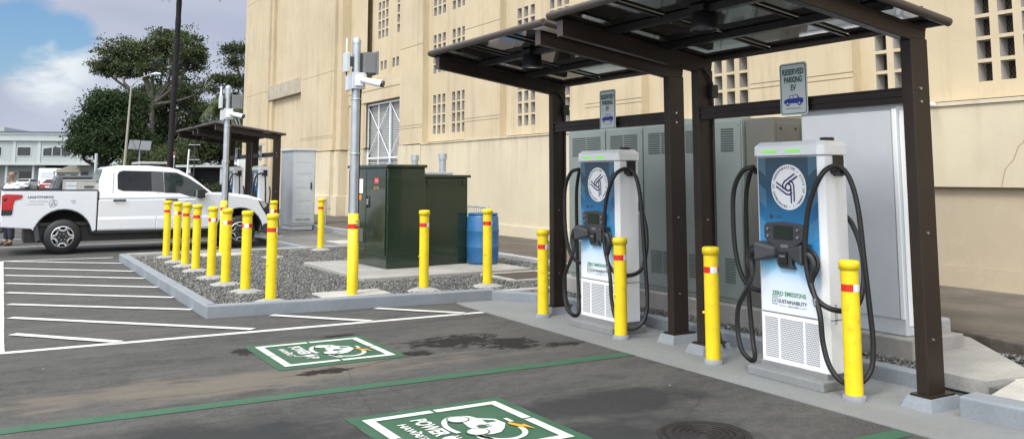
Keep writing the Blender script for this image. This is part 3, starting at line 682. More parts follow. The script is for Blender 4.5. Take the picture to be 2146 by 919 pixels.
# ------------------------------------------------------------------ chargers
def charger(label, loc):
    c = thing('ev_charger', label, 'ev charger', loc, 0, 'blue and white ev chargers')
    # local: front toward -X (x=-.15); right as seen = -Y
    plan = [(-.15, .33), (-.15, -.335), (-.11, -.375), (.14, -.375), (.16, -.35), (.16, .35), (.14, .375), (-.11, .375)]
    MB().prism(plan, lambda u, v, w: (u, v, w), .115, 1.868).build('cabinet', 'white_metal', c, bevel=.006)
    cp = [(u * 1.10 - .004, v * 1.035) for u, v in plan]; top = [(u * .86, v * .93) for u, v in plan]; n = len(cp)
    cap = MB().add([(u, v, 1.872) for u, v in cp] + [(u, v, 1.955) for u, v in cp] + [(u, v, 1.995) for u, v in top],
                   [tuple(range(n))] + [(i, (i + 1) % n, n + (i + 1) % n, n + i) for i in range(n)] + [(n + i, n + (i + 1) % n, 2 * n + (i + 1) % n, 2 * n + i) for i in range(n)] + [tuple(range(2 * n, 3 * n))])
    co = cap.build('top_cap', 'white_metal', c, bevel=.008)
    for y0, y1 in ((.25, .085), (-.01, -.175)): MB().box(-.174, -.168, y0, y1, 1.900, 1.925).build('status_light', 'led', co)
    MB().lathe([(0, .03), (.055, .03), (.06, .012), (.05, 0)], (.04, -.28, 1.992), 16).build('antenna', 'black', co)
    MB().box(-.155, .155, -.36, .36, .0, .12).build('plinth', 'pad', c, bevel=.006)
    MB().box(-.27, .20, -.41, .41, -.004, .075).build('foundation', 'pad', c, bevel=.012)
    MB().box(-.1535, -.151, -.325, .322, .545, 1.862).build('front_wrap', 'wrap', c)
    MB().box(-.154, -.151, -.325, .322, .535, .541).build('panel_gap', 'dark_grey', c); MB().box(-.11, .14, -.3765, -.3752, .535, .541).build('panel_gap', 'dark_grey', c)
    MB().box(-.1555, -.151, -.326, .323, .125, .53).build('lower_panel', 'white_metal', c)
    for y0, y1 in ((.29, .145), (.12, -.125), (-.15, -.29)): MB().box(-.1575, -.156, y0, y1, .16, .50).build('vent', 'perf', c)
    # round seal
    cy, cz, r = -.02, 1.605, .192
    se = MB().poly([(-.156, cy + r * math.cos(R(a)), cz + r * math.sin(R(a))) for a in range(0, 360, 8)]).build('seal', 'decal_white', c)
    t = MB(); phrase = "DEPARTMENT OF TRANSPORTATION \u2022 STATE OF HAWAI'I \u2022 "
    k = len(phrase)
    for i, ch in enumerate(phrase):
        if ch in ' \u2022':
            if t.v: t.build('lettering', 'ink', se); t = MB()
            if ch == ' ': continue
        a = R(-100 - 360 * i / k)     # clockwise as seen, starting at the bottom
        # screen right = -Y, screen up = +Z ; angle a measured from screen right, counter-clockwise
        px, pz = math.cos(a) * .157, math.sin(a) * .157
        ux, uz = math.sin(a), -math.cos(a)       # reading direction (clockwise)
        t.text(ch, (-.158, cy - px, cz + pz), (0, -ux, uz), (0, -math.cos(a), math.sin(a)), .030, bold=.0006)
    if t.v: t.build('lettering', 'ink', se)
    w = MB()
    def sw(pts, th=.014):
        L = []
        for q in range(len(pts)):
            a = Vector(pts[max(q - 1, 0)]); b = Vector(pts[min(q + 1, len(pts) - 1)]); d = (b - a).normalized(); nn = Vector((-d.y, d.x)) * th / 2; p = Vector(pts[q]); L.append((p + nn, p - nn))
        m = len(L); w.add([(-.159, cy - l[0].x, cz + l[0].y) for l in L] + [(-.159, cy - l[1].x, cz + l[1].y) for l in L], [(q, q + 1, m + q + 1, m + q) for q in range(m - 1)])
    for rot in (0, 120, 240):
        cr, sr = math.cos(R(rot)), math.sin(R(rot))
        for pts in ([(.030, -.135), (.030, .0), (.022, .022), (.0, .032)], [(.062, -.12), (.062, .01), (.050, .04), (.018, .058)]):
            sw([(x * cr - y * sr, x * sr + y * cr) for x, y in pts])
    sw([(.030 * math.cos(R(a)), .030 * math.sin(R(a))) for a in range(0, 361, 30)])
    w.build('swirl_emblem', 'navy', se)
    # printed lines
    t = MB(); t.text('ZERO EMISSIONS', (-.157, .20, .69), (0, -1, 0), (0, 0, 1), .05, bold=.0008, align='LEFT', width=.37); t.box(-.1565, -.1555, .205, .10, .677, .681); t.build('lettering', 'green_ink', c)
    t = MB(); t.text('SUSTAINABILITY', (-.157, .135, .628), (0, -1, 0), (0, 0, 1), .042, bold=.0006, align='LEFT', width=.31); t.text('PARTNERS', (-.157, -.03, .60), (0, -1, 0), (0, 0, 1), .02, width=.12)
    t.text('SP', (-.157, .173, .628), (0, -1, 0), (0, 0, 1), .03); t.box(-.1565, -.1555, .13, .05, .606, .608); t.box(-.1565, -.1555, -.10, -.17, .606, .608)
    for a in ((.20, .196, .615, .662), (.15, .146, .615, .662), (.20, .146, .612, .616), (.20, .146, .661, .665)): t.box(-.1565, -.1555, a[0], a[1], a[2], a[3])
    t.build('lettering', 'ink', c)
    t = MB(); t.text('TRITIUM', (-.03, -.3775, .50), (0, 0, 1), (-1, 0, 0), .045, align='LEFT', width=.16); t.build('lettering', 'ink', c)
    t = MB(); t.box(-.1565, -.1555, .20, .165, 1.335, 1.37); t.box(-.1565, -.1555, .14, .06, 1.36, 1.364); t.box(-.1565, -.1555, .14, .06, 1.345, 1.349); t.build('small_print', 'dark_grey', c)
    # console
    con = [(.235, 1.27), (.215, 1.30), (.02, 1.315), (-.165, 1.295), (-.19, 1.27), (-.185, 1.165), (-.16, 1.14), (-.065, 1.095), (-.06, .96), (-.085, .925), (.075, .925), (.10, .955), (.115, 1.10), (.215, 1.15), (.235, 1.175)]
    cn = MB().prism(con, lambda u, v, w: (w, u, v), -.195, -.151).build('console', 'dark_grey', c, bevel=.008)
    MB().box(-.199, -.1955, .125, -.085, 1.165, 1.28).build('screen_bezel', 'black', cn); MB().box(-.201, -.1992, .108, -.068, 1.178, 1.268).build('screen', 'lcd', cn)
    for y in (.185, -.142):
        for z in (1.25, 1.19): MB().tube([(-.195, y, z), (-.207, y, z)], .012, 10).build('button', 'steel', cn)
    MB().box(-.1985, -.1955, .05, -.03, 1.098, 1.122).build('name_plate', 'grey_box', cn); MB().box(-.215, -.1955, .065, -.025, .96, 1.065).build('card_reader', 'black', cn, bevel=.006)
    MB().box(-.2175, -.2155, .05, -.01, 1.02, 1.035).build('reader_window', 'grey_box', cn)
    for sgn, y0 in ((1, .085), (-1, -.065)):
        y1 = y0 + sgn * .185
        hm = MB(); hm.add([(-.155, y0, 1.0), (-.155, y0, 1.11), (-.235, y0 + sgn * .01, 1.10), (-.235, y0 + sgn * .01, 1.02), (-.155, y1, .975), (-.155, y1, 1.15), (-.30, y1, 1.14), (-.30, y1, .965)],
                         [(0, 1, 2, 3), (4, 7, 6, 5), (0, 4, 5, 1), (1, 5, 6, 2), (2, 6, 7, 3), (3, 7, 4, 0)])
        hm.build('holster', 'dark_grey', c, bevel=.022, seg=3)
        gx = -.235; gy = y1
        gn = MB(); gn.tube(spline([(gx, gy - sgn * .01, 1.06), (gx, gy + sgn * .05, 1.05), (gx, gy + sgn * .085, .98), (gx - .01, gy + sgn * .07, .90), (gx - .02, gy + sgn * .06, .83)], 4), [.045, .045, .044, .042, .04, .038, .036, .036, .036, .035, .034, .032, .03, .028, .026, .024, .022], 10)
        gn.tube(spline([(gx, gy + sgn * .02, 1.10), (gx, gy + sgn * .09, 1.08), (gx, gy + sgn * .13, 1.0), (gx - .01, gy + sgn * .115, .93), (gx - .01, gy + sgn * .08, .88)], 4), .014, 8)
        gn.build('connector', 'black', c)
    rc = [(-.255, -.31, .84), (-.27, -.345, .78), (-.30, -.43, .61), (-.30, -.45, .39), (-.30, -.51, .22), (-.26, -.59, .12), (-.15, -.65, .105), (-.04, -.68, .2), (0, -.68, .40), (0, -.66, .70), (0, -.63, 1.05), (0, -.60, 1.40), (0, -.55, 1.62), (-.01, -.49, 1.74), (-.06, -.45, 1.775), (-.14, -.45, 1.77), (-.22, -.43, 1.71),
          (-.25, -.36, 1.56), (-.26, -.305, 1.38), (-.26, -.27, 1.12), (-.26, -.29, .90), (-.25, -.35, .73), (-.22, -.46, .655), (-.10, -.53, .64), (.04, -.54, .70), (.13, -.52, .90), (.17, -.47, 1.12), (.19, -.38, 1.30), (.19, -.30, 1.38)]
    MB().tube(spline(rc, 6), .0215, 10).build('charging_cable', 'rubber', c)
    lc = [(-.255, .33, .84), (-.265, .37, .74), (-.26, .50, .56), (-.25, .53, .36), (-.25, .49, .19), (-.2, .44, .105), (-.08, .50, .10), (0, .60, .25), (.02, .65, .6), (.02, .66, 1.1), (.0, .63, 1.5), (-.02, .56, 1.70), (-.06, .47, 1.775), (-.13, .43, 1.775), (-.17, .50, 1.74),
          (-.18, .60, 1.57), (-.18, .62, 1.27), (-.17, .60, .97), (-.14, .53, .76), (-.05, .44, .69), (.04, .42, .80), (.05, .38, 1.0)]
    MB().tube(spline(lc, 6), .0215, 10).build('charging_cable', 'rubber', c)
    for s in (1, -1):
        bk = MB().box(-.02, .10, s * .378, s * .395, 1.70, 1.87); bk.build('cable_bracket', 'black', c, bevel=.004)
        MB().tube([(-.03, s * .38, 1.745), (-.03, s * .475, 1.745)], .03, 10).build('cable_hook', 'black', c)
    tp = MB().tube([(-.285, -.375, .72), (-.293, -.395, .67)], .0235, 10); tp.build('cable_tag', 'grey_box', c)
    return c
c2 = charger('blue and white charger with round seal under the right canopy, nearest the camera', (6.03, 5.37, .006))
dup(c2, (6.11, 8.24, .006), 0, 'blue and white charger with round seal under the left canopy, behind the leaning cable'); G3 = 'blue and white ev chargers'
dup(c2, (6.85, 26.3, .02), 0, 'far charger under the distant canopy just left of its nearest post', G3); dup(c2, (6.85, 29.4, .02), 0, 'far charger under the distant canopy, second from its nearest post', G3)
kt = thing('charging_kiosk', 'tall white charging kiosk with dark screen behind the far camera pole', 'charging kiosk', (7.75, 32.0, .02))
MB().box(-.3, .2, -.30, .30, 0, 2.4).build('cabinet', 'white_metal', kt, bevel=.04, seg=3); MB().box(-.305, -.301, -.24, .24, 1.55, 2.1).build('screen', 'black', kt)
MB().box(-.31, -.306, -.17, .17, 1.66, 1.98).build('display', 'light_box', kt); MB().box(-.305, -.301, -.2, .2, 1.2, 1.3).build('name_plate', 'grey_box', kt)

# ------------------------------------------------------------------ cabinets
def louvre(parent, x, y0, y1, z0, z1, cols=1, m='sage_dark', face='x', n=10):
    k = MB(); w = (y1 - y0) / cols
    for c in range(cols):
        for i in range(n):
            z = z0 + (z1 - z0) * (i + .3) / n; a, b = y0 + c * w + .012, y0 + (c + 1) * w - .012; h = (z1 - z0) / n
            if face == 'x': k.box(x - .004, x, a, b, z, z + h * .38)
            else: k.box(a, b, x - .004, x, z, z + h * .38)
    return k.build('louvre', m, parent)
sw = thing('switchgear', 'long sage green switchgear cabinet on a concrete base behind the left charger', 'electrical cabinet', (7.20, 7.20, 0))
MB().box(-.12, 1.0, -.12, 3.62, .02, .30).build('base_slab', 'concrete', sw, bevel=.012)
secs = [(0, .42), (.42, 1.02), (1.02, 1.72), (1.72, 2.52), (2.52, 3.42)]
for i, (a, b) in enumerate(secs):
    p = MB().box(0, .80, a + .004, b - .004, .302, 2.36 + (.045 if i == 2 else 0)); p.build('cabinet_body', 'sage', sw, bevel=.006)
    d = MB().box(-.022, -.001, a + .014, b - .014, .36, 2.33).build('door', 'sage', sw, bevel=.004)
    if b - a > .3: louvre(d, -.023, a + .10, b - .10, 1.98, 2.25, 2 if b - a > .6 else 1); louvre(d, -.023, a + .12, b - .12, .52, .80, 2 if b - a > .6 else 1)
    if i in (1, 2, 3):
        hk = MB(); hk.box(-.045, -.023, a + .05, a + .10, 1.22, 1.40); hk.tube([(-.06, a + .075, 1.26), (-.06, a + .075, 1.38)], .014, 8); hk.build('handle', 'steel', d)
    bl = MB()
    for zz in (.5, 1.5, 2.28): bl.tube([(-.022, a + .028, zz), (-.030, a + .028, zz)], .008, 6)
    bl.build('bolt', 'steel', d, each=True)
rb = thing('relay_cabinet', 'olive grey side cabinet between the sage switchgear and the pale tall cabinet', 'electrical cabinet', (7.22, 7.06, 0))
MB().box(0, 1.15, -.30, .10, .30, 2.34).build('cabinet_body', 'olive', rb, bevel=.006); MB().box(-.09, 1.2, -.42, .07, .03, .298).build('base_slab', 'concrete', rb, bevel=.012)
pnl = MB().box(.05, .38, -.312, -.301, .38, 2.28).box(.42, .75, -.312, -.301, .38, 2.28).box(.78, 1.12, -.312, -.301, .38, 2.28).build('side_panel', 'olive', rb, bevel=.004)
bt = MB()
for x in (.10, .33, .47, .70):
    for zz in (1.2, 1.9, 2.22): bt.tube([(x, -.312, zz), (x, -.320, zz)], .013, 8)
bt.build('bolt', 'black', pnl, each=True)
wc = thing('power_cabinet', 'tall pale grey power cabinet with vented side behind the right charger', 'electrical cabinet', (7.18, 5.22, 0))
MB().box(-.12, .62, -.14, 1.25, .03, .27).build('base_slab', 'concrete', wc, bevel=.012)
MB().box(0, .48, 0, 1.12, .272, 2.36).build('cabinet_body', 'light_box', wc, bevel=.012)
MB().box(-.05, .53, -.05, 1.17, 2.362, 2.40).box(.02, .46, .02, 1.1, 2.40, 2.44).build('roof', 'white_metal', wc, bevel=.01)
dd = MB().box(-.012, -.001, .06, 1.09, .42, 2.31).build('door', 'light_box', wc, bevel=.005)
MB().box(-.016, -.001, -.0, .045, .42, 2.33).build('corner_post', 'white_metal', wc, bevel=.006)
vp = MB().box(.03, .46, -.012, -.001, .36, 2.31).build('side_door', 'white_metal', wc, bevel=.005)
for z0, z1 in ((.55, .98), (1.03, 1.46), (1.50, 1.93), (1.95, 2.22)):
    louvre(vp, -.013, .07, .42, z0, z1, 2, 'grey_box', 'y', 16)
# small silver cabinet far
sc = thing('telecom_cabinet', 'narrow silver cabinet with black handle standing by the wall beyond the island', 'cabinet', (8.20, 27.6, .02), R(3))
MB().box(.04, .70, .04, 1.06, .02, .16).build('base', 'light_box', sc); MB().box(0, .74, 0, 1.10, .16, 2.50).build('cabinet_body', 'galv_sheet', sc, bevel=.01)
MB().box(-.05, .79, -.05, 1.15, 2.50, 2.56).build('roof', 'light_box', sc, bevel=.008)
d = MB().box(.03, .71, -.02, -.001, .24, 2.46).build('door', 'light_box', sc, bevel=.006)
for z0 in (.52, .92, 1.34, 1.78, 2.12): MB().box(.10, .60, -.026, -.021, z0, z0 + .30).build('door_panel', 'light_box', d, bevel=.004)
MB().box(.58, .62, -.06, -.027, 1.28, 1.50).build('handle', 'black', d, bevel=.006); louvre(d, -.022, .1, .62, .30, .38, 2, 'grey_box', 'y', 3)
# transformer
tf = thing('transformer', 'dark green pad mounted transformer cabinet on the concrete slab', 'transformer', (5.80, 14.05, .16), R(3))
MB().box(0, .72, 0, 1.62, 0, 1.69).build('front_cabinet', 'dark_green', tf, bevel=.012); MB().box(-.03, .75, -.03, 1.66, 1.69, 1.745).build('front_roof', 'dark_green', tf, bevel=.01)
rc2 = MB().box(.723, 1.66, .14, 1.5, .0, 1.52); rc2.build('rear_cabinet', 'dark_green', tf, bevel=.012); MB().box(.755, 1.71, .10, 1.54, 1.52, 1.57).build('rear_roof', 'dark_green', tf, bevel=.01)
MB().box(.9, 1.45, .3, 1.1, 1.572, 1.62).build('roof_plate', 'galv_sheet', tf, bevel=.01)
MB().box(.723, 1.68, .120, .138, .09, .11).build('rain_lip', 'dark_green', tf)
for i, (y0, y1) in enumerate(((.03, .80), (.82, 1.59))):
    d = MB().box(-.022, -.001, y0, y1, .22, 1.66).build('door', 'dark_green', tf, bevel=.006)
    if i == 0:
        hd = MB().tube([(-.03, y1 - .05, 1.0), (-.03, y1 - .05, 1.2)], .012, 8); hd.tube([(-.03, y1 - .05, 1.2), (-.03, y1 - .13, 1.2), (-.03, y1 - .13, 1.0)], .012, 8); hd.build('handle', 'black', d)
        MB().box(-.05, -.023, y1 - .12, y1 - .06, 1.05, 1.16).build('padlock', 'steel', d, bevel=.005)
        MB().box(-.0245, -.0225, .30, .46, 1.42, 1.52).build('warning_sticker', 'red_ink', d)
        tx = MB().text('WARNING', (-.0255, .38, 1.46), (0, -1, 0), (0, 0, 1), .04, width=.13); tx.build('lettering', 'decal_white', d)
        tx = MB().text('81710', (-.0245, .38, 1.32), (0, -1, 0), (0, 0, 1), .075, bold=.002, width=.2); tx.build('lettering', 'gold_ink', d)
    else:
        MB().box(-.0245, -.0225, .95, 1.25, 1.25, 1.50).build('warning_sticker', 'decal_white', d); MB().box(-.0265, -.0248, 1.0, 1.2, 1.13, 1.22).build('orange_sticker', 'orange_ink', d)
hg = MB()
for z in (.35, .95, 1.5): hg.tube([(.01, -.006, z), (.01, -.006, z + .12)], .014, 8)
hg.build('hinge', 'dark_green', tf, each=True)
MB().box(.003, .717, -.004, -.0005, .20, .206).build('seam', 'black', tf)
for x in (.83, 1.55): MB().box(x, x + .05, .115, .139, 1.40, 1.48).build('latch', 'dark_green', tf, bevel=.005)
# drum
dr = thing('drum', 'blue plastic drum on the end of the concrete slab beside the transformer', 'drum', (7.68, 14.12, .16))
MB().lathe([(0, 0), (.255, 0), (.27, .02), (.275, .05), (.287, .27), (.292, .29), (.292, .31), (.286, .325), (.288, .55), (.293, .57), (.293, .59), (.286, .605), (.28, .82), (.262, .85), (.255, .865)], n=36).build('barrel_body', 'blue_drum', dr)
MB().lathe([(.255, .865), (.272, .868), (.275, .885), (.262, .892), (.25, .875), (0, .870)], n=36).build('lid', 'blue_drum', dr)
for a in (20, 200): MB().lathe([(0, .03), (.035, .03), (.038, 0)], (.16 * math.cos(R(a)), .16 * math.sin(R(a)), .87), 14).build('bung', 'blue_drum', dr)
# vent pipes
for (x, y, h, lab) in ((9.0, 21.7, 2.0, 'grey capped vent pipe behind the transformer front roof, leftmost of three'), (9.0, 20.05, 2.15, 'grey capped vent pipe rising above the middle of the transformer'), (9.0, 18.5, 2.15, 'grey capped vent pipe above the right of the transformer')):
    p = thing('vent_pipe', lab, 'pipe', (x, y, .1), 0, 'vent pipes behind the transformer')
    MB().tube([(0, 0, 0), (0, 0, h - .159)], .078, 18).build('pipe', 'galv', p); MB().tube([(0, 0, h - .16), (0, 0, h - .02)], .098, 20).build('cap', 'galv', p)
# crowd barrier
cb = thing('crowd_barrier', 'thin steel barrier on the sidewalk behind the blue drum', 'barrier', (9.35, 17.2, .19))
q = MB().tube(spline([(0, -.2, 0), (0, -.2, .75), (0, -.12, .84), (0, 1.3, .84), (0, 1.4, .75), (0, 1.4, 0)], 4), .018, 8).tube([(0, -.2, .15), (0, 1.4, .15)], .016, 8); q.build('frame', 'galv', cb)
q = MB()
for i in range(15): q.tube([(0, -.1 + i * .1, .15), (0, -.1 + i * .1, .83)], .007, 6)
q.build('bars', 'galv', cb)
for (x, y, lab) in ((7.98, 28.9, 'bent grey steel hoop just left of the silver cabinet'), (9.10, 27.5, 'bent grey steel hoop just right of the silver cabinet')):
    h0 = thing('steel_hoop', lab, 'hoop', (x, y, .05), 0, 'steel hoops beside the silver cabinet')
    MB().tube(spline([(0, 0, 0), (0, 0, .82), (.04, 0, .92), (.12, 0, .92), (.16, 0, .82), (.16, 0, 0)], 4), .03, 8).build('tube', 'galv', h0)
    MB().box(-.06, .22, -.06, .06, -.02, .012).build('foot_plate', 'galv', h0)

# ------------------------------------------------------------------ camera poles
def cam_pole(label, loc):
    p = thing('camera_pole', label, 'camera pole', loc, 0, 'galvanised camera poles')
    MB().lathe([(.058, 0), (.058, 3.46)], n=20).build('pole', 'galv', p); MB().lathe([(.062, 3.44), (.062, 3.48), (.04, 3.52), (0, 3.53)], n=16).build('pole_cap', 'galv', p)
    sl = MB().lathe([(.070, 0), (.070, 1.10), (.058, 1.102)], n=20).build('yellow_sleeve', 'yellow', p)
    MB().lathe([(.072, .90), (.072, .965)], n=20).build('red_band', 'red_tape', sl)
    # conduit behind, right side
    MB().tube([(.075, .035, .1), (.075, .035, 1.0)], .022, 10).build('yellow_conduit', 'yellow', p)
    MB().tube(spline([(.075, .035, 1.0), (.075, .03, 2.5), (.08, .02, 2.8), (.10, 0, 2.95)], 4), .017, 8).build('conduit', 'rubber', p)
    for z in (.93, .99, 1.9, 2.65): MB().lathe([(.062, z), (.076, z + .004), (.076, z + .02), (.062, z + .024)], (.012, .005, 0), 16).build('clamp', 'galv', p)
    MB().box(.06, .13, -.03, .05, .72, .90).build('junction_box', 'grey_box', p, bevel=.006)
    # enclosure right
    e = MB().box(.075, .255, -.10, .10, 3.03, 3.32).build('enclosure', 'grey_box', p, bevel=.008); MB().box(.255, .285, -.12, .12, 3.015, 3.34).build('enclosure_lid', 'grey_box', e, bevel=.006)
    MB().box(.05, .075, -.05, .05, 3.05, 3.30).build('bracket', 'dark_grey', e)
    # radio left
    r = MB().box(-.175, -.115, -.07, .07, 3.03, 3.30).build('radio', 'light_box', p, bevel=.01); MB().box(-.115, -.058, -.04, .04, 3.12, 3.25).build('bracket', 'dark_grey', r)
    for x, y in ((-.16, -.04), (-.125, .04)): MB().tube([(x, y, 3.30), (x, y, 3.50)], .0095, 8).build('antenna', 'white_metal', r)
    MB().tube(spline([(-.145, 0, 3.03), (-.13, 0, 2.97), (-.09, -.01, 2.96), (-.065, -.02, 3.02), (-.06, -.02, 3.08)], 4), .01, 8).build('cable', 'rubber', p)
    MB().box(-.14, -.07, -.05, .05, 2.78, 3.0).build('side_box', 'light_box', p, bevel=.006)
    m = MB().box(-.09, .10, -.10, -.058, 2.80, 3.03).build('camera_mount', 'light_box', p, bevel=.005); MB().box(-.05, .06, -.13, -.101, 2.84, 2.99).build('mount_box', 'white_metal', m, bevel=.006)
    cm = MB().tube([(.02, -.14, 2.93), (.13, -.24, 2.89), (.24, -.34, 2.86)], [.035, .047, .05], 16).build('camera', 'white_metal', p)
    MB().tube([(.235, -.337, 2.862), (.262, -.362, 2.853)], .046, 16).build('camera_lens', 'black', cm)
    return p
p0 = cam_pole('galvanised camera pole with yellow sleeve in front of the dark green transformer', (4.30, 11.60, .10))
dup(p0, (4.25, 19.15, .10), 0, 'galvanised camera pole with yellow sleeve in front of the truck fender')

# ------------------------------------------------------------------ the big stucco building
BL = (11.6, 20.0, 0)
B = thing('industrial_building', 'tall cream stucco building with square vent openings running along the right', 'building', BL)
def bp(mb, name, m, parent=B, **k): return mb.build(name, m, parent=parent, shift=BL, **k)
HT = 15.0; XB = 12.95
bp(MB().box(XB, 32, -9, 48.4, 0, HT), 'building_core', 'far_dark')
bp(MB().box(11.5, 32.2, -9.2, 48.6, HT, HT + .4), 'parapet', 'stucco')
def panel(X, y0, y1, z0, z1, holes):
    ys = sorted({y0, y1, *[h[0] for h in holes], *[h[1] for h in holes]}); zs = sorted({z0, z1, *[h[2] for h in holes], *[h[3] for h in holes]})
    m = MB()
    for a, b in zip(ys, ys[1:]):
        for c, d in zip(zs, zs[1:]):
            cy, cz = (a + b) / 2, (c + d) / 2
            if any(h[0] < cy < h[1] and h[2] < cz < h[3] for h in holes): continue
            m.add([(X, a, c), (X, b, c), (X, b, d), (X, a, d)], [(0, 1, 2, 3)])
    m.box(X + .30, XB, y0, y1, z0, z1)
    return m
def bay(X, y0, y1, groups, z0=2.775, sill=True):
    """groups: (ystart, ncols, colw, pitch, z0, nrows, rowh, rowpitch)"""
    holes = []; gl = []
    for (ys, nc, cw, cp, zs, nr, rh, rp) in groups:
        hs = [(ys + i * cp, ys + i * cp + cw, zs + j * rp, zs + j * rp + rh) for i in range(nc) for j in range(nr)]
        gl.append(hs); holes += hs
    bp(panel(X, y0, y1, z0, HT, holes), 'wall_panel', 'stucco')
    if z0 < 3: bp(MB().box(X + .012, XB, y0, y1, z0 - .036, z0 - .001), 'wall_joint', 'dark_hatch')
    for hs in gl:
        j = MB(); D = .20
        for (a, b, c, d) in hs:
            j.add([(X, a, c), (X, b, c), (X, b, d), (X, a, d), (X + D, a, c), (X + D, b, c), (X + D, b, d), (X + D, a, d)], [(0, 1, 5, 4), (1, 2, 6, 5), (2, 3, 7, 6), (3, 0, 4, 7)])
        w = bp(j, 'vent_window', 'jamb', fix=False)
        g2 = MB()
        for (a, b, c, d) in hs: g2.box(X + D, X + D + .02, a + .0, b - .0, c, d)
        bp(g2, 'grille', 'mesh_grille', parent=w)
ROW = lambda: [(3.01, 4), (4.90, 4), (6.72, 4), (8.6, 4), (10.5, 4)]
def grp(y, nc=3, cw=.205, cp=.325): return [(y, nc, cw, cp, z, n, .265, .315) for z, n in ROW()]
XP, XQ = 11.6, 11.80
# piers: solid blocks with two fine grooves
def pier(y0, y1, X=XP, top=HT, g0=3.24):
    pr = [(XB, 2.74), (X, 2.74)]
    for g in (g0, g0 + .085, 5.9, 10.88): pr += [(X, g), (X + .018, g + .002), (X + .018, g + .016), (X, g + .018)]
    pr += [(X, top), (XB, top)]
    n = len(pr); m = MB(); vs = [(x, y0, z) for x, z in pr] + [(x, y1, z) for x, z in pr]
    fs = [(i, i + 1, n + i + 1, n + i) for i in range(n - 1)]
    for o in (0, n):
        fs.append((o + 0, *[o + k for k in range(1, n)]))
    m.add(vs, fs)
    return bp(m, 'pier', 'stucco')
pier(43.65, 48.5); pier(33.8, 38.15); pier(25.34, 27.15); pier(20.41, 22.46); pier(14.43, 16.5); pier(9.18, 11.38); pier(2.6, 4.7); pier(-3.6, -1.4)
bay(XQ, 22.46, 25.34, grp(22.80) + grp(24.12))
bay(XQ, 16.5, 20.41, grp(17.38) + grp(18.95))
bay(XQ, 11.38, 14.43, grp(11.62, 3) + grp(13.38, 2) )
bay(XQ, 4.7, 9.18, grp(6.40, 3) + grp(8.05, 3) + grp(4.95, 3))
bay(XQ, -1.4, 2.6, grp(-.9) + grp(.9)); bay(XQ, -9, -3.6, grp(-8) + grp(-6) )
# stepped bay with the gate
st = MB(); st.box(11.72, XB, 33.25, 33.798, 2.74, HT); bp(st, 'stepped_jamb', 'stucco')
bay(12.08, 31.45, 33.25, [])
bay(12.28, 27.15, 31.45, [(29.9, 3, .23, .36, z, n, .30, .36) for z, n in ((6.82, 4), (8.9, 4), (11.0, 4))] + [(28.1, 3, .23, .36, z, n, .30, .36) for z, n in ((6.82, 4), (8.9, 4), (11.0, 4))]
    + [(28.5, 3, .23, .36, 5.62, 1, .33, .36), (30.0, 2, .23, .36, 5.62, 1, .33, .36)], 4.9)
m = MB(); m.box(12.02, XB, 27.15, 33.245, 4.45, 4.88); m.box(12.0, XB, 27.15, 33.245, 4.882, 5.0); m.box(12.06, XB, 27.15, 33.245, 5.003, 5.3); bp(m, 'door_lintel', 'stucco')
m = MB(); m.box(12.05, XB, 31.62, 33.245, 2.74, 4.447); bp(m, 'door_jamb', 'stucco')
# gate
gt = MB(); X = 12.18; fr = [(27.2, 31.6)]
gate = bp(MB().box(12.30, 12.34, 27.15, 31.62, .15, 4.45), 'roller_door', 'roll_door')
gt.box(X, X + .05, 27.2, 27.27, .2, 4.4).box(X, X + .05, 31.5, 31.57, .2, 4.4).box(X, X + .05, 29.35, 29.41, .2, 4.4)
for z in (.25, 2.35, 4.34): gt.box(X - .002, X + .048, 27.27, 31.5, z, z + .055)
for (a, b) in ((27.3, 29.33), (29.43, 31.5)):
    mid = (a + b) / 2
    gt.beam((X + .02, a, 2.45), (X + .02, mid, 3.4), .018, .022); gt.beam((X + .02, b, 2.45), (X + .02, mid, 3.4), .018, .022); gt.beam((X + .02, a, 4.3), (X + .02, mid, 3.4), .018, .022); gt.beam((X + .02, b, 4.3), (X + .02, mid, 3.4), .018, .022)
    gt.box(X + .004, X + .04, mid - .011, mid + .011, .3, 4.34)
for z in np.arange(.4, 2.3, .12): gt.box(X + .01, X + .03, 27.27, 31.5, z, z + .012)
bp(gt, 'gate_grid', 'white_metal')
# recessed blank bay near the far corner, with concrete beam
bp(MB().box(11.85, XB, 38.15, 43.645, .19, HT), 'wall_panel', 'stucco'); bp(MB().box(11.70, 11.85, 43.2, 43.645, .19, HT), 'stepped_jamb', 'stucco')
bp(MB().box(11.63, 11.848, 38.155, 43.64, 5.42, 6.0).box(11.66, 11.848, 38.155, 43.64, 6.003, 6.12), 'concrete_beam', 'lintel', bevel=.01)
# dado
m = MB()
for (a, b, X) in ((9.0, 25.34, 11.575), (25.343, 27.12, 11.54), (33.9, 38.15, 11.54), (43.65, 48.52, 11.54)): m.box(X, XB, a, b, .48, 2.70)
m.box(11.68, XB, 33.3, 33.897, .48, 2.70); m.box(12.03, XB, 31.62, 33.297, .48, 2.72)
m.box(11.50, XB, -9, 8.997, 1.56, 2.68)
bp(m, 'dado', 'stucco_low', each=True)
m = MB()
for (a, b) in ((9.0, 25.34), (-9, 8.997)):
    m.add([(11.62, a, 2.70), (11.62, b, 2.70), (11.62, b, 2.738), (11.62, a, 2.738)], [(0, 1, 2, 3)])
m.box(11.545, XB, 9.0, 25.34, 2.703, 2.737); m.box(11.47, XB, -9, 8.997, 2.683, 2.735)
bp(m, 'ledge', 'stucco_low', each=True)
bp(MB().box(11.60, XB, -9, 8.997, .46, 1.555), 'lower_wall', 'stucco_base'); bp(MB().box(11.575, XB, -9, 8.997, .1, .457), 'plinth', 'stucco_base')
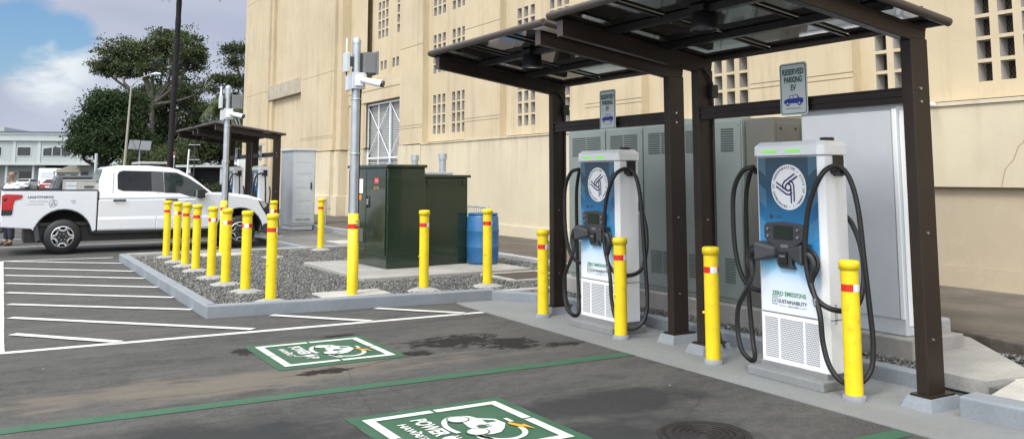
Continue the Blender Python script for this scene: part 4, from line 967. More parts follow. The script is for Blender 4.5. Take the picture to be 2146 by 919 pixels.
m = MB(); m.box(11.52, XB, 9.0, 25.34, .1, .477); m.box(11.49, XB, 25.343, 27.12, .1, .477); m.box(11.45, XB, 33.95, 38.15, .1, .95); m.box(11.60, XB, 33.27, 33.947, .1, .95); m.box(11.98, XB, 31.59, 33.267, .1, .95); m.box(11.49, XB, 43.63, 48.55, .1, .6)
bp(m, 'plinth', 'stucco_low', bevel=.015, each=True)
# crack in the cream band at the right
ck = MB(); pts = [(6.42, 2.35), (6.52, 2.14), (6.58, 2.10), (6.66, 1.92), (6.78, 1.80), (6.83, 1.62), (6.84, 1.57)]
for a, b in zip(pts, pts[1:]): ck.add([(11.497, a[0] - .005, a[1]), (11.497, a[0] + .006, a[1]), (11.497, b[0] + .006, b[1]), (11.497, b[0] - .004, b[1])], [(0, 1, 2, 3)])
bp(ck, 'wall_crack', plain('crack_rust', (.36, .25, .15), .9), fix=False)

# ------------------------------------------------------------------ vehicles
def wheel(parent, x, y, r, w, side, spokes=True, truck=False):
    """axis along y, outer face toward side (-1/+1)"""
    t = MB().lathe([(r * .60, -w / 2), (r * .93, -w / 2), (r, -w / 2 + .04), (r, w / 2 - .04), (r * .93, w / 2), (r * .60, w / 2)], (x, y, r), 36, axis='y'); wt = t.build('tyre', 'rubber', parent)
    yo = y + side * w / 2
    MB().lathe([(0, -side * .05), (r * .60, -side * .05), (r * .615, 0)], (x, yo, r), 32, axis='y').build('rim_barrel', 'black', wt)
    m = MB(); Rr = r * .60
    m.lathe([(Rr * .93, side * .004), (Rr, side * .004), (Rr, -side * .02), (Rr * .93, -side * .02)], (x, yo, r), 36, axis='y')
    if truck:
        for i in range(6):
            a = R(60 * i + 30)
            def q(rad, da, dy=.006): return (x + rad * math.cos(a + da), yo + side * dy, r + rad * math.sin(a + da))
            for o, i2 in (((Rr * .95, .42), (Rr * .62, .26)), ((Rr * .62, .26), (Rr * .62, -.26)), ((Rr * .62, -.26), (Rr * .95, -.42))):
                m.beam(q(*o), q(*i2), .026, .034)
        k = MB()
        for i in range(6):
            a = R(60 * i); k.beam((x, yo - side * .01, r), (x + Rr * .9 * math.cos(a), yo - side * .006, r + Rr * .9 * math.sin(a)), .05, .10)
        k.lathe([(0, side * .012), (Rr * .3, side * .01), (Rr * .33, -side * .02)], (x, yo, r), 18, axis='y'); k.build('spokes', 'black', wt)
        n2 = MB()
        for i in range(6):
            a = R(60 * i + 10); n2.tube([(x + .07 * math.cos(a), yo + side * .008, r + .07 * math.sin(a)), (x + .07 * math.cos(a), yo + side * .02, r + .07 * math.sin(a))], .010, 6)
        n2.build('lug_nut', 'rim', wt, each=True)
    elif spokes:
        for i in range(7):
            a = R(360 / 7 * i); m.beam((x, yo, r), (x + Rr * math.cos(a), yo, r + Rr * math.sin(a)), .03, .05)
    m.build('rim', 'rim', wt)
def arch(cx, cz, r, a0, a1, n=12): return [(cx + r * math.cos(R(a0 + (a1 - a0) * i / n)), cz + r * math.sin(R(a0 + (a1 - a0) * i / n))) for i in range(n + 1)]
tk = thing('pickup_truck', 'white electric crew cab pickup truck parked across behind the yellow bollards', 'pickup truck', (.20, 23.02, 0))
FX, RX, WR = 5.08, 1.24, .385
def yz(z): return 1.0 - (0 if z < 1.18 else .20 * (z - 1.18) / .77)
def side_fn(u, v, w): return (u, w, v)
front = [(1.925, .50), (FX - .57, .46)] + arch(FX, .40, .55, 172, 8) + [(5.66, .54), (5.80, .56), (5.82, .82), (5.76, 1.02), (5.60, 1.13), (5.2, 1.22), (4.70, 1.285), (4.30, 1.32), (4.0, 1.19), (1.925, 1.19)]
MB().prism(front, side_fn, -1.0, 1.0).build('body', 'truck_white', tk, bevel=.035, seg=3)
MB().prism([(4.12, 1.25), (4.32, 1.325), (4.8, 1.315), (5.3, 1.25), (5.62, 1.15), (5.66, 1.10), (4.12, 1.10)], side_fn, -.84, .84).build('hood', 'truck_white', tk, bevel=.03, seg=3)
bedp = [(.035, .62), (.035, 1.40), (1.905, 1.385), (1.905, .50), (1.86, .49)] + arch(RX, .40, .585, 8, 168) + [(.62, .57)]
for s in (-1, 1): MB().prism(bedp, side_fn, s * .90, s * 1.0).build('bed_side', 'truck_white', tk, bevel=.022, seg=3)
MB().box(.06, 1.9, -.90, .90, .62, .70).build('bed_floor', 'black', tk); MB().box(.02, .09, -.895, .895, .66, 1.40).build('tailgate', 'truck_white', tk, bevel=.02); MB().box(1.86, 1.92, -.895, .895, .70, 1.39).build('bed_front_wall', 'truck_white', tk)
rl = MB()
for s in (-1, 1): rl.prism([(.03, 1.402), (.03, 1.425), (1.905, 1.410), (1.905, 1.387)], side_fn, s * .885, s * 1.004)
rl.build('bed_rail', 'black', tk, each=True)
cab = [(1.925, 1.192), (1.93, 1.60), (2.00, 1.86), (2.10, 1.93), (2.30, 1.955), (3.0, 1.955), (3.45, 1.915), (3.66, 1.86), (3.95, 1.70), (4.42, 1.32), (4.45, 1.192)]
c = MB(); n = len(cab)
c.add([(x, -yz(z), z) for x, z in cab] + [(x, yz(z), z) for x, z in cab], [tuple(range(n)), tuple(reversed(range(n, 2 * n)))] + [(i, (i + 1) % n, (i + 1) % n + n, i + n) for i in range(n)])
c.build('cab', 'truck_white', tk, bevel=.04, seg=3)
def side_poly(name, pts, m, off=.004, both=True, parent=tk, th=.006, flat=False):
    yz = (lambda z: 1.0) if flat else globals()['yz']
    k = MB()
    for s in ((-1, 1) if both else (-1,)):
        a = [(x, s * (yz(z) + off), z) for x, z in pts]; b = [(x, s * (yz(z) + off - th), z) for x, z in pts]; nn = len(pts)
        k.add(a + b, [tuple(range(nn)), tuple(reversed(range(nn, 2 * nn)))] + [(i, (i + 1) % nn, (i + 1) % nn + nn, i + nn) for i in range(nn)])
    return k.build(name, m, parent, each=True)
side_poly('rear_door_window', [(2.43, 1.375), (2.32, 1.42), (2.31, 1.74), (2.345, 1.81), (2.42, 1.84), (3.04, 1.825), (3.06, 1.36)], 'glass')
side_poly('door_pillar', [(3.05, 1.36), (3.03, 1.83), (3.30, 1.815), (3.325, 1.335)], 'dark_grey', .0045)
side_poly('front_door_window', [(3.33, 1.325), (3.31, 1.815), (3.60, 1.795), (3.86, 1.68), (4.15, 1.48), (4.38, 1.28), (4.39, 1.22), (4.30, 1.205), (3.90, 1.235), (3.66, 1.315)], 'clear_glass')
side_poly('sail_panel', [(4.12, 1.21), (4.12, 1.49), (4.15, 1.48), (4.385, 1.28), (4.395, 1.215)], 'black', .007)
# windscreen and rear glass
def glasspane(name, p0, p1, y0, y1, o):
    (xa, za), (xb, zb) = p0, p1; d = Vector((xb - xa, 0, zb - za)).normalized(); nrm = Vector((-d.z, 0, d.x)) * o
    k = MB(); k.add([Vector((xa, -y0, za)) + nrm, Vector((xa, y0, za)) + nrm, Vector((xb, y1, zb)) + nrm, Vector((xb, -y1, zb)) + nrm], [(0, 1, 2, 3)]); return k.build(name, 'clear_glass', tk)
glasspane('windscreen', (3.70, 1.84), (4.40, 1.335), .74, .86, .006); glasspane('rear_window', (1.93, 1.56), (2.005, 1.87), .80, .72, .012)
# shut lines, mouldings
ln = MB()
for (x0, z0, x1, z1) in ((2.26, .55, 2.22, 1.35), (3.155, .52, 3.20, 1.33), (4.30, .55, 4.40, 1.21), (2.22, 1.35, 2.235, 1.80)):
    a = (x0, -(yz(z0) + .001), z0); b = (x1, -(yz(z1) + .001), z1); ln.beam(a, b, .007, .012)
ln.box(1.908, 1.922, -.999, .999, .55, 1.38); ln.build('door_gap', 'black', tk, each=True)
mo = MB()
for s in (-1, 1):
    ya, yb = (s * 1.0, s * 1.012)
    for x0, x1 in ((1.93, 3.16), (3.172, 4.40)): mo.add([(x0, ya, .50), (x1, ya, .50), (x1, ya, .80), (x0, ya, .80), (x0 + .006, yb, .53), (x1 - .006, yb, .53), (x1 - .006, yb, .74), (x0 + .006, yb, .74)], [(4, 5, 6, 7), (0, 1, 5, 4), (1, 2, 6, 5), (2, 3, 7, 6), (3, 0, 4, 7)])
mo.build('door_sill_moulding', 'truck_white', tk, bevel=.008, each=True)
hd = MB()
for x in (2.20 + .0, 3.32):
    hd.box(x + .03, x + .30, -1.035, -1.018, 1.145, 1.185).box(x + .05, x + .08, -1.018, -1.0, 1.15, 1.18).box(x + .25, x + .28, -1.018, -1.0, 1.15, 1.18)
hd.build('door_handle', 'black', tk, bevel=.006, each=True)
MB().prism([(.80 + .95, .47), (1.95, .44), (4.50, .44), (4.50, .49), (1.95, .49)], side_fn, -1.03, 1.03).build('running_board', 'black', tk)
MB().box(.5, 5.4, -.80, .80, .26, .60).build('chassis', 'black', tk)
wa = MB()
for cx in (RX, FX):
    for s in (-1, 1):
        ra = .583 if cx == RX else .548; p0 = arch(cx, .40, ra, 178, 2, 16); p1 = arch(cx, .40, ra - .018, 178, 2, 16); q = len(p0)
        wa.add([(x, s * 1.003, z) for x, z in p0] + [(x, s * 1.003, z) for x, z in p1] + [(x, s * .60, z) for x, z in p1], [(i, i + 1, q + i + 1, q + i) for i in range(q - 1)] + [(q + i, q + i + 1, 2 * q + i + 1, 2 * q + i) for i in range(q - 1)] + [tuple(2 * q + i for i in range(q))])
wa.build('wheel_arch_liner', 'far_dark', tk, each=True)
MB().prism([(.66, .60), (.74, .66), (.80, .34), (.72, .28)], side_fn, -1.0, -.70).build('mud_flap', 'dark_grey', tk)
for x in (RX, FX):
    for s in (-1, 1): wheel(tk, x, s * .86, WR, .27, s, truck=True)
MB().box(-.10, .12, -.96, .96, .50, .74).build('rear_bumper', 'dark_grey', tk, bevel=.05, seg=3); MB().prism([(5.55, .36), (5.60, .58), (5.88, .60), (5.92, .42), (5.80, .30)], side_fn, -.96, .96).build('front_bumper', 'dark_grey', tk, bevel=.03, seg=3)
tl = side_poly('tail_light', [(.030, 1.29), (.10, 1.325), (.42, 1.31), (.425, 1.26), (.40, 1.225), (.28, 1.19), (.26, 1.10), (.25, .99), (.04, .99)], 'red_lamp', .012, th=.03, flat=True)
side_poly('tail_light_base', [(.04, .988), (.25, .988), (.245, .90), (.22, .875), (.04, .875)], 'black', .011, th=.03, parent=tl, flat=True); side_poly('tail_light_core', [(.07, 1.235), (.15, 1.235), (.12, 1.19), (.09, 1.16), (.07, 1.165)], 'black', .0135, parent=tl, th=.004, flat=True)
hl = side_poly('headlight', [(5.50, 1.115), (5.66, 1.10), (5.76, 1.02), (5.79, .70), (5.72, .74), (5.60, .93)], 'black', .008, th=.03)
side_poly('headlight_lens', [(5.54, 1.10), (5.66, 1.085), (5.72, 1.0), (5.64, .93)], 'lamp_glass', .012, parent=hl, th=.006); side_poly('headlight_strip', [(5.765, 1.0), (5.78, 1.0), (5.805, .72), (5.785, .72)], 'lamp_glass', .012, parent=hl, th=.006)
MB().box(5.815, 5.825, -.75, .75, .72, 1.0).build('grille', 'dark_grey', tk)
for s in (-1, 1):
    mr = MB().box(4.02, 4.20, s * 1.03, s * 1.24, 1.20, 1.42).build('mirror', 'black', tk, bevel=.03, seg=3); MB().box(4.06, 4.16, s * .93, s * 1.04, 1.24, 1.30).build('mirror_arm', 'black', mr)
    MB().box(4.012, 4.019, s * 1.06, s * 1.21, 1.23, 1.39).build('mirror_glass', 'lamp_glass', mr)
lb = MB().box(2.78, 3.42, -.60, .60, 2.00, 2.05).build('light_bar', 'tin', tk, bevel=.012)
MB().box(3.06, 3.20, -.5, .5, 1.955, 1.998).build('light_bar_foot', 'black', lb); MB().box(2.84, 2.98, -.601, -.597, 2.008, 2.042).box(3.18, 3.36, -.601, -.597, 2.008, 2.042).build('light_bar_lens', 'lamp_glass', lb)
# writing on the truck
t = MB(); t.text('LIGHTNING', (.52, -1.003, 1.235), (1, 0, 0), (0, 0, 1), .062, bold=.0022, align='LEFT', width=.50); t.build('lettering', 'ink', tk)
t = MB(); t.text('ZERO EMISSIONS', (.56, -1.003, 1.15), (1, 0, 0), (0, 0, 1), .04, align='LEFT', width=.36); t.text('SP SUSTAINABILITY PARTNERS', (.50, -1.003, 1.09), (1, 0, 0), (0, 0, 1), .032, align='LEFT', width=.34)
t.text('5187', (1.37, -1.003, 1.155), (1, 0, 0), (0, 0, 1), .034, bold=.0015, align='LEFT', width=.10); t.text('144', (1.385, -1.003, 1.11), (1, 0, 0), (0, 0, 1), .034, bold=.0015, align='LEFT', width=.07); t.build('lettering', 'grey_ink', tk)
t = MB()
ro = [(1.02 + .082 * math.cos(R(a)), 1.12 + .082 * math.sin(R(a))) for a in range(0, 360, 15)]; ri = [(1.02 + .072 * math.cos(R(a)), 1.12 + .072 * math.sin(R(a))) for a in range(0, 360, 15)]
t.add([(x, -1.003, z) for x, z in ro + ri], [(i, (i + 1) % 24, 24 + (i + 1) % 24, 24 + i) for i in range(24)])
for a, b in (((.98, 1.07), (1.03, 1.18)), ((1.03, 1.18), (1.06, 1.08)), ((.97, 1.10), (1.08, 1.09)), ((.98, 1.07), (.96, 1.03))): t.beam((a[0], -1.004, a[1]), (b[0], -1.004, b[1]), .003, .012)
t.build('round_emblem', 'grey_ink', tk)
t = MB(); ring = lambda r, cz=.98: [(3.90 + r * math.cos(R(a)), -1.003, cz + r * math.sin(R(a))) for a in range(0, 360, 12)]
a1, a2 = ring(.17), ring(.158); t.add(a1 + a2, [(i, (i + 1) % 30, 30 + (i + 1) % 30, 30 + i) for i in range(30)]); a1, a2 = ring(.115), ring(.108); t.add(a1 + a2, [(i, (i + 1) % 30, 30 + (i + 1) % 30, 30 + i) for i in range(30)])
t.poly(ring(.06)); t.build('door_seal', 'grey_ink', tk)
t = MB()
for i, (w_, txt) in enumerate(((.50, 'DEPARTMENT OF TRANSPORTATION'), (.36, "STATE OF HAWAI'I"), (.26, 'HIGHWAYS'))): t.text(txt, (3.90, -1.018, .755 - i * .062), (1, 0, 0), (0, 0, 1), .045, bold=.0015, width=w_)
t.build('lettering', 'gold_ink', tk)
tb = thing('toolbox', 'pale aluminium tread toolbox standing in the bed of the white truck', 'toolbox', (1.50, 22.75, .70))
MB().box(0, .66, 0, 1.1, 0, .90).build('box_body', 'tin', tb, bevel=.01); MB().box(-.01, .67, -.01, 1.11, .902, .93).build('lid', 'tin', tb, bevel=.008)
dw = MB()
for i in range(4): dw.box(.0, .22, -.008, -.001, .50 + i * .10, .58 + i * .10)
dw.build('drawer', 'light_box', tb); MB().box(.38, .58, -.012, -.001, .74, .79).build('handle', 'dark_grey', tb)

def car(name, label, cat, loc, rz, paint, prof, roof, L, W, r=.33, plate=True):
    """x forward, 0 = rear; prof lower body outline, roof greenhouse outline"""
    t = thing(name, label, cat, loc, rz); h = W / 2
    wx = (L * .18, L * .80); pr = [(0.02, .35)] + [(wx[0] - r - .05, .28)] + arch(wx[0], r, r + .05, 172, 8, 8) + arch(wx[1], r, r + .05, 172, 8, 8) + [(L - .05, .30)] + prof
    MB().prism(pr, side_fn, -h, h).build('body', paint, t, bevel=.06, seg=3)
    zb, zt = min(z for x, z in roof), max(z for x, z in roof); f = lambda z: h - .04 - .17 * (z - zb) / (zt - zb); n = len(roof)
    MB().add([(x, -f(z), z) for x, z in roof] + [(x, f(z), z) for x, z in roof], [tuple(range(n)), tuple(reversed(range(n, 2 * n)))] + [(i, (i + 1) % n, (i + 1) % n + n, i + n) for i in range(n)]).build('cabin', paint, t, bevel=.05, seg=3)
    cx = sum(x for x, z in roof) / n; cz = (zb + zt) / 2; g2 = [(cx + (x - cx) * .88, cz + (z - cz) * .74) for x, z in roof]
    k = MB()
    for s in (-1, 1): k.poly([(x, s * (f(z) + .006), z) for x, z in g2])
    k.build('side_window', 'glass', t, each=True)
    (xa, za), (xb, z2) = roof[0], roof[1]
    d = Vector((xb - xa, 0, z2 - za)); nr = Vector((-d.z, 0, d.x)).normalized() * .012
    MB().add([Vector((xa, -h * .80, za)) + d * .12 + nr, Vector((xa, h * .80, za)) + d * .12 + nr, Vector((xa, h * .72, za)) + d * .88 + nr, Vector((xa, -h * .72, za)) + d * .88 + nr], [(0, 1, 2, 3)]).build('rear_window', 'glass', t)
    for x in wx:
        for s in (-1, 1): wheel(t, x, s * (h - .11), r, .2, s)
    for s in (-1, 1):
        MB().box(-.012, .05, s * (h - .08), s * (h - .42), .72, .86).build('tail_light', 'red_lamp', t); MB().box(L - .04, L + .012, s * (h - .1), s * (h - .4), .60, .72).build('headlight', 'lamp_glass', t)
    MB().box(-.014, .0, -.26, .26, .55, .68).build('number_plate', 'decal_white', t); MB().box(-.03, .1, -h + .06, h - .06, .32, .50).build('rear_bumper', paint, t, bevel=.03)
    return t
F0 = 1850.; AZ = math.atan(1093 / 1862)
def far(px, d):
    """ground point seen in photo column px at forward distance d"""
    a = (px - 1073) / F0 * d
    return (math.sin(AZ) * d + math.cos(AZ) * a, math.cos(AZ) * d - math.sin(AZ) * a)
def hz(py, d): return 1.7 + (370 - py) / F0 * d
sedan = ([(4.6, .62), (4.4, .80), (3.5, .95), (1.2, 1.0), (.1, .98), (.0, .6)], [(.35, .98), (1.15, 1.42), (2.5, 1.44), (3.55, .95)])
def rc_(roof): return roof
x, y = far(51, 118); car('sedan', 'small white sedan far off behind the man with its rear toward us', 'car', (x + 0, y, 0), R(66), 'silver_paint', sedan[0], sedan[1], 4.6, 1.8)
x, y = far(107, 96); car('sedan', 'dark red car parked behind the white bus', 'car', (x, y, 0), R(62), 'maroon', sedan[0], sedan[1], 4.5, 1.85)
x, y = far(142, 36); car('suv', 'black utility vehicle parked beyond the truck bed behind the toolbox', 'car', (x - .55, y, 0), R(2), 'black_paint', [(4.8, .7), (4.6, 1.0), (3.7, 1.1), (.1, 1.1), (0, .6)], [(.03, 1.1), (.22, 1.74), (2.9, 1.76), (3.8, 1.12)], 4.8, 1.95, .38)
x, y = far(105, 112); bus = thing('shuttle_bus', 'white shuttle bus seen from the rear near the pale grey building', 'bus', (x, y, 0), R(-25))
MB().box(-1.1, 1.1, 0, 6.5, .45, 2.75).build('body', 'decal_white', bus, bevel=.12, seg=3); MB().box(-.75, .75, -.012, .0, 1.5, 2.3).build('rear_window', 'light_box', bus); MB().box(-1.05, 1.05, -.05, .2, .4, .62).build('rear_bumper', 'dark_grey', bus)
for s in (-1, 1):
    MB().box(s * .85, s * 1.0, -.014, -.001, .8, 1.2).build('tail_light', 'red_lamp', bus)
    for yy in (1.3, 5.3): MB().lathe([(0, -.12), (.42, -.12), (.42, .12), (0, .12)], (s * .95, yy, .42), 20, axis='x').build('wheel', 'rubber', bus)

# ------------------------------------------------------------------ man
def skin(name, m, joints, edges, parent=None, sub=2):
    me = bpy.data.meshes.new(name); me.from_pydata([j[0] for j in joints], edges, []); me.update()
    o = bpy.data.objects.new(name, me); COL.objects.link(o); md = o.modifiers.new('skin', 'SKIN')
    sk = me.skin_vertices[0].data
    for i, j in enumerate(joints): sk[i].radius = (j[1], j[1] if len(j) < 3 else j[2]); sk[i].use_root = (i == 0)
    md.use_smooth_shade = True; sb = o.modifiers.new('sub', 'SUBSURF'); sb.levels = sub; sb.render_levels = sub
    me.materials.append(M[m])
    if parent: o.parent = parent
    return o
# local: faces -x ; near shoulder toward -y
J = [((0, 0, .96), .13, .15), ((0, 0, 1.12), .12, .15), ((0, 0, 1.30), .125, .16), ((.01, 0, 1.44), .10, .13), ((0, 0, 1.52), .055, .055), ((-.01, 0, 1.60), .05),
     ((-.02, 0, 1.68), .082, .076), ((-.015, 0, 1.77), .078, .072),
     ((.01, -.19, 1.43), .058), ((-.02, -.25, 1.14), .045), ((-.14, -.24, .93), .034), ((-.20, -.24, .87), .030, .038),
     ((.01, .19, 1.43), .058), ((.0, .25, 1.14), .045), ((-.08, .26, .90), .034), ((-.12, .26, .82), .030, .038),
     ((0, -.10, .90), .10), ((-.02, -.11, .50), .065), ((.0, -.12, .10), .042), ((-.10, -.12, .045), .036),
     ((0, .10, .90), .10), ((.02, .13, .50), .065), ((.05, .16, .10), .042), ((-.05, .16, .045), .036)]
Ed = [(0, 1), (1, 2), (2, 3), (3, 4), (4, 5), (5, 6), (6, 7), (3, 8), (8, 9), (9, 10), (10, 11), (3, 12), (12, 13), (13, 14), (14, 15), (0, 16), (16, 17), (17, 18), (18, 19), (0, 20), (20, 21), (21, 22), (22, 23)]
man = skin('person', 'skin', J, Ed); tag(man, 'man in a white and blue flowered shirt standing behind the truck tailgate', 'person'); man.location = (.47, 25.75, 0); man.rotation_euler = (0, 0, R(28)); man.scale = (1.12, 1.12, 1.03)
g = .022
skin('shirt', 'shirt', [((0, 0, .93), .15 + g, .18), ((0, 0, 1.12), .13 + g, .17), ((0, 0, 1.30), .13 + g, .18), ((.01, 0, 1.43), .10 + g, .13), ((.0, 0, 1.50), .066, .066), ((.01, -.19, 1.43), .058 + g), ((-.01, -.245, 1.24), .056 + g), ((.01, .19, 1.43), .058 + g), ((.005, .24, 1.24), .056 + g)],
     [(0, 1), (1, 2), (2, 3), (3, 4), (3, 5), (5, 6), (3, 7), (7, 8)], man)
skin('trousers', 'jeans', [((0, 0, .95), .13, .16), ((0, -.10, .86), .115), ((-.02, -.11, .50), .085), ((.0, -.12, .12), .068), ((0, .10, .86), .115), ((.02, .13, .50), .085), ((.05, .16, .12), .068)], [(0, 1), (1, 2), (2, 3), (0, 4), (4, 5), (5, 6)], man)
for s, dx in ((-.12, 0), (.16, .05)): skin('shoe', 'shoe', [((dx + .03, s, .05), .055), ((dx - .08, s, .045), .052), ((dx - .17, s, .035), .040)], [(0, 1), (1, 2)], man)
skin('hair', 'hair', [((.030, 0, 1.685), .078, .084), ((.020, 0, 1.775), .074, .080)], [(0, 1)], man)
skin('nose', 'skin', [((-.095, 0, 1.715), .010), ((-.115, 0, 1.685), .013)], [(0, 1)], man, 1)
for s in (-1, 1):
    skin('ear', 'skin', [((.0, s * .078, 1.69), .012), ((.0, s * .082, 1.72), .014)], [(0, 1)], man, 1); MB().lathe([(0, -.008), (.009, 0), (0, .008)], (-.091, s * .032, 1.722), 10).build('eye', 'black', man)
MB().box(-.099, -.092, -.028, .028, 1.643, 1.651).build('mouth', 'decal_white', man)
for s in (-.24, .26):
    for i in range(4):
        bx, bz = (-.21, .85) if s < 0 else (-.13, .80)
        skin('finger', 'skin', [((bx, s - .024 + .016 * i, bz), .009), ((bx - .02, s - .024 + .016 * i, bz - .035), .008), ((bx - .012, s - .024 + .016 * i, bz - .065), .007)], [(0, 1), (1, 2)], man, 1)

# ------------------------------------------------------------------ far setting
# pale two storey building
D = 150; A = Vector(far(-330, D - 6)); Bq = Vector(far(640, D + 10)); u = (Bq - A).normalized(); nn = Vector((u.y, -u.x)); Lb = (Bq - A).length
ang = math.atan2(u.y, u.x); fb = thing('office_building', 'long pale grey two storey building with blue-grey coping in the left distance', 'building', (A.x, A.y, 0), ang)
# local: x along facade, y<0 toward camera
h1, h2 = 3.9, 9.3
MB().box(0, Lb, 0, 16, h1, h2 - .5).build('upper_wall', 'far_wall', fb); MB().box(0, Lb, 2.6, 16, 0, h1).build('ground_floor_wall', 'far_wall', fb)
MB().box(-.3, Lb + .3, -.35, 16.3, h1 - .25, h1 + .15).build('floor_band', 'far_trim', fb); MB().box(-.3, Lb + .3, -.4, 16.3, h2 - 1.55, h2 - 1.35).build('cornice', 'far_trim', fb)
MB().box(-.1, Lb + .1, -.12, 16, h2 - .5, h2 - .12).build('parapet', 'far_trim', fb); MB().box(-.2, Lb + .2, -.3, 16.2, h2 - .12, h2).build('coping', 'far_roofline', fb)
per = 4.25 * D / 150 * 1.0
def fx(px): # facade coordinate of photo column px
    a = (px - 1073) / F0; dirv = Vector((math.sin(AZ) + math.cos(AZ) * a, math.cos(AZ) - math.sin(AZ) * a))
    det = dirv.x * (-u.y) + dirv.y * u.x; return (dirv.x * A.y * 1 - dirv.y * A.x) / -(dirv.x * u.y - dirv.y * u.x) if abs(det) > 1e-9 else 0
for (p0, p1, arched) in ((-90, -52, 0), (-30, 6, 0), (40, 67, 0), (94, 150, 1), (178, 206, 0), (236, 292, 1), (320, 350, 0), (380, 436, 1)):
    a, b = fx(p0), fx(p1); z0, z1 = h1 + 1.35, h1 + 2.75
    w = MB().box(a - .18, b + .18, -.05, -.001, z0 - .18, z1 + .18).build('window_surround', 'far_trim', fb)
    q = MB(); top = [(b, z1 - (.2 if arched else 0)), ((a + b) / 2, z1 + (.05 if arched else 0)), (a, z1 - (.2 if arched else 0))]
    q.prism([(a, z0), (b, z0)] + top, lambda uu, v, ww: (uu, ww, v), -.09, -.062); q.build('pane', 'clear_glass', w)
    for t2 in ((1 / 3, 2 / 3) if arched else ()): MB().box(a + (b - a) * t2 - .06, a + (b - a) * t2 + .06, -.11, -.091, z0, z1 - .1).build('mullion', 'far_trim', w)
for p in (33, 85, 168, 222, 310): MB().box(fx(p) - .25, fx(p) + .25, -.14, -.001, h1 + .15, h2 - 1.56).build('pilaster', 'far_trim', fb)
for p in (-60, -20, 18, 74, 160, 230, 300): MB().tube([(fx(p), .4, 0), (fx(p), .4, h1 - .25)], .22, 12).build('column', 'far_trim', fb)
MB().box(fx(92), fx(150), 2.3, 2.59, .0, h1 - .3).build('garage_opening', 'far_dark', fb); MB().box(fx(36), fx(62), 2.5, 2.59, 0.2, 2.6).build('shop_window', 'clear_glass', fb)
MB().box(fx(-30), fx(10), -.2, 14, h2 + .0, h2 + .7).build('roof_box', 'far_wall', fb)
# guard house
x, y = far(158, 82); gh = thing('guard_house', 'small white guard booth with brown hipped roof', 'booth', (x, y, 0), R(-28))
MB().box(-1.0, 1.0, -1, 1, 0, 2.1).build('walls', 'far_wall', gh); MB().add([(-1.3, -1.3, 2.1), (1.3, -1.3, 2.1), (1.3, 1.3, 2.1), (-1.3, 1.3, 2.1), (-.3, 0, 2.75), (.3, 0, 2.75)], [(0, 1, 5, 4), (1, 2, 5), (2, 3, 4, 5), (3, 0, 4), (0, 3, 2, 1)]).build('roof', 'shingle', gh)
for a in (-.85, .25): MB().box(a, a + .6, -1.02, -1.001, 1.1, 1.9).build('window', 'clear_glass', gh)
for a in (-1.15, 1.15): MB().box(a - .05, a + .05, -1.2, -1.1, 0, 2.1).build('post', 'far_trim', gh)
# pavilion right of centre
x, y = far(442, 62); pv = thing('small_building', 'low white building with flat canopy seen between truck and far camera pole', 'building', (x, y, 0), R(-28))
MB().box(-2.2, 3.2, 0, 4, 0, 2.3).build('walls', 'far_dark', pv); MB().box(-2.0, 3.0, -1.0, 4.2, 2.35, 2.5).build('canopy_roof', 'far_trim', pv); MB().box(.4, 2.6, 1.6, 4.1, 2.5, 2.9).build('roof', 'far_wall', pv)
MB().box(-3.6, -1.0, -1.6, .5, 1.75, 1.95).build('lower_canopy', 'far_trim', pv)
for a in (-3.4, -1.2, 1.0, 3.2): MB().box(a, a + .18, -.9, -.72, 0, 2.35 if a > -1.5 else 1.75).build('post', 'far_trim', pv)
MB().box(-1.0, 3.2, -.72, -.68, 0, .9).build('parapet', 'far_dark', pv)
# lamp post with arm
x, y = far(262, 62); lp = thing('street_lamp', 'slender tan street lamp with long arm in front of the trees', 'street lamp', (x, y, 0), R(-30))
zt = hz(181, 62); MB().tube([(0, 0, 0), (.30, 0, zt)], [.115, .055], 12).build('pole', 'pole_tan', lp)
MB().tube(spline([(.30, 0, zt), (.9, 0, zt + .55), (1.5, 0, zt + .80), (1.9, 0, zt + .86)], 5), .035, 8).build('arm', 'pole_tan', lp)
MB().tube([(1.7, 0, zt + .86), (2.0, 0, zt + .90), (2.35, 0, zt + .88)], [.05, .11, .06], 10).build('lamp_head', 'light_box', lp)
# solar panels on mast
x, y = far(294, 60); sp = thing('solar_mast', 'mast carrying two tilted solar panels below the trees', 'solar panel', (x, y, 0), R(-30))
MB().tube([(0, .1, 0), (0, .1, hz(308, 60))], .05, 8).build('mast', 'galv', sp)
for i in (0, 1):
    x0 = -.82 + i * .78; zc = hz(303, 60) - i * .06
    MB().add([(x0 + .30, -.6, zc - .30), (x0 + 1.02, -.6, zc - .34), (x0 + .62, .6, zc + .30), (x0 - .10, .6, zc + .34), (x0 + .30, -.6, zc - .35), (x0 + 1.02, -.6, zc - .39), (x0 + .62, .6, zc + .25), (x0 - .10, .6, zc + .29)], [(0, 1, 2, 3), (7, 6, 5, 4), (0, 4, 5, 1), (1, 5, 6, 2), (2, 6, 7, 3), (3, 7, 4, 0)]).build('solar_panel', 'solar', sp)
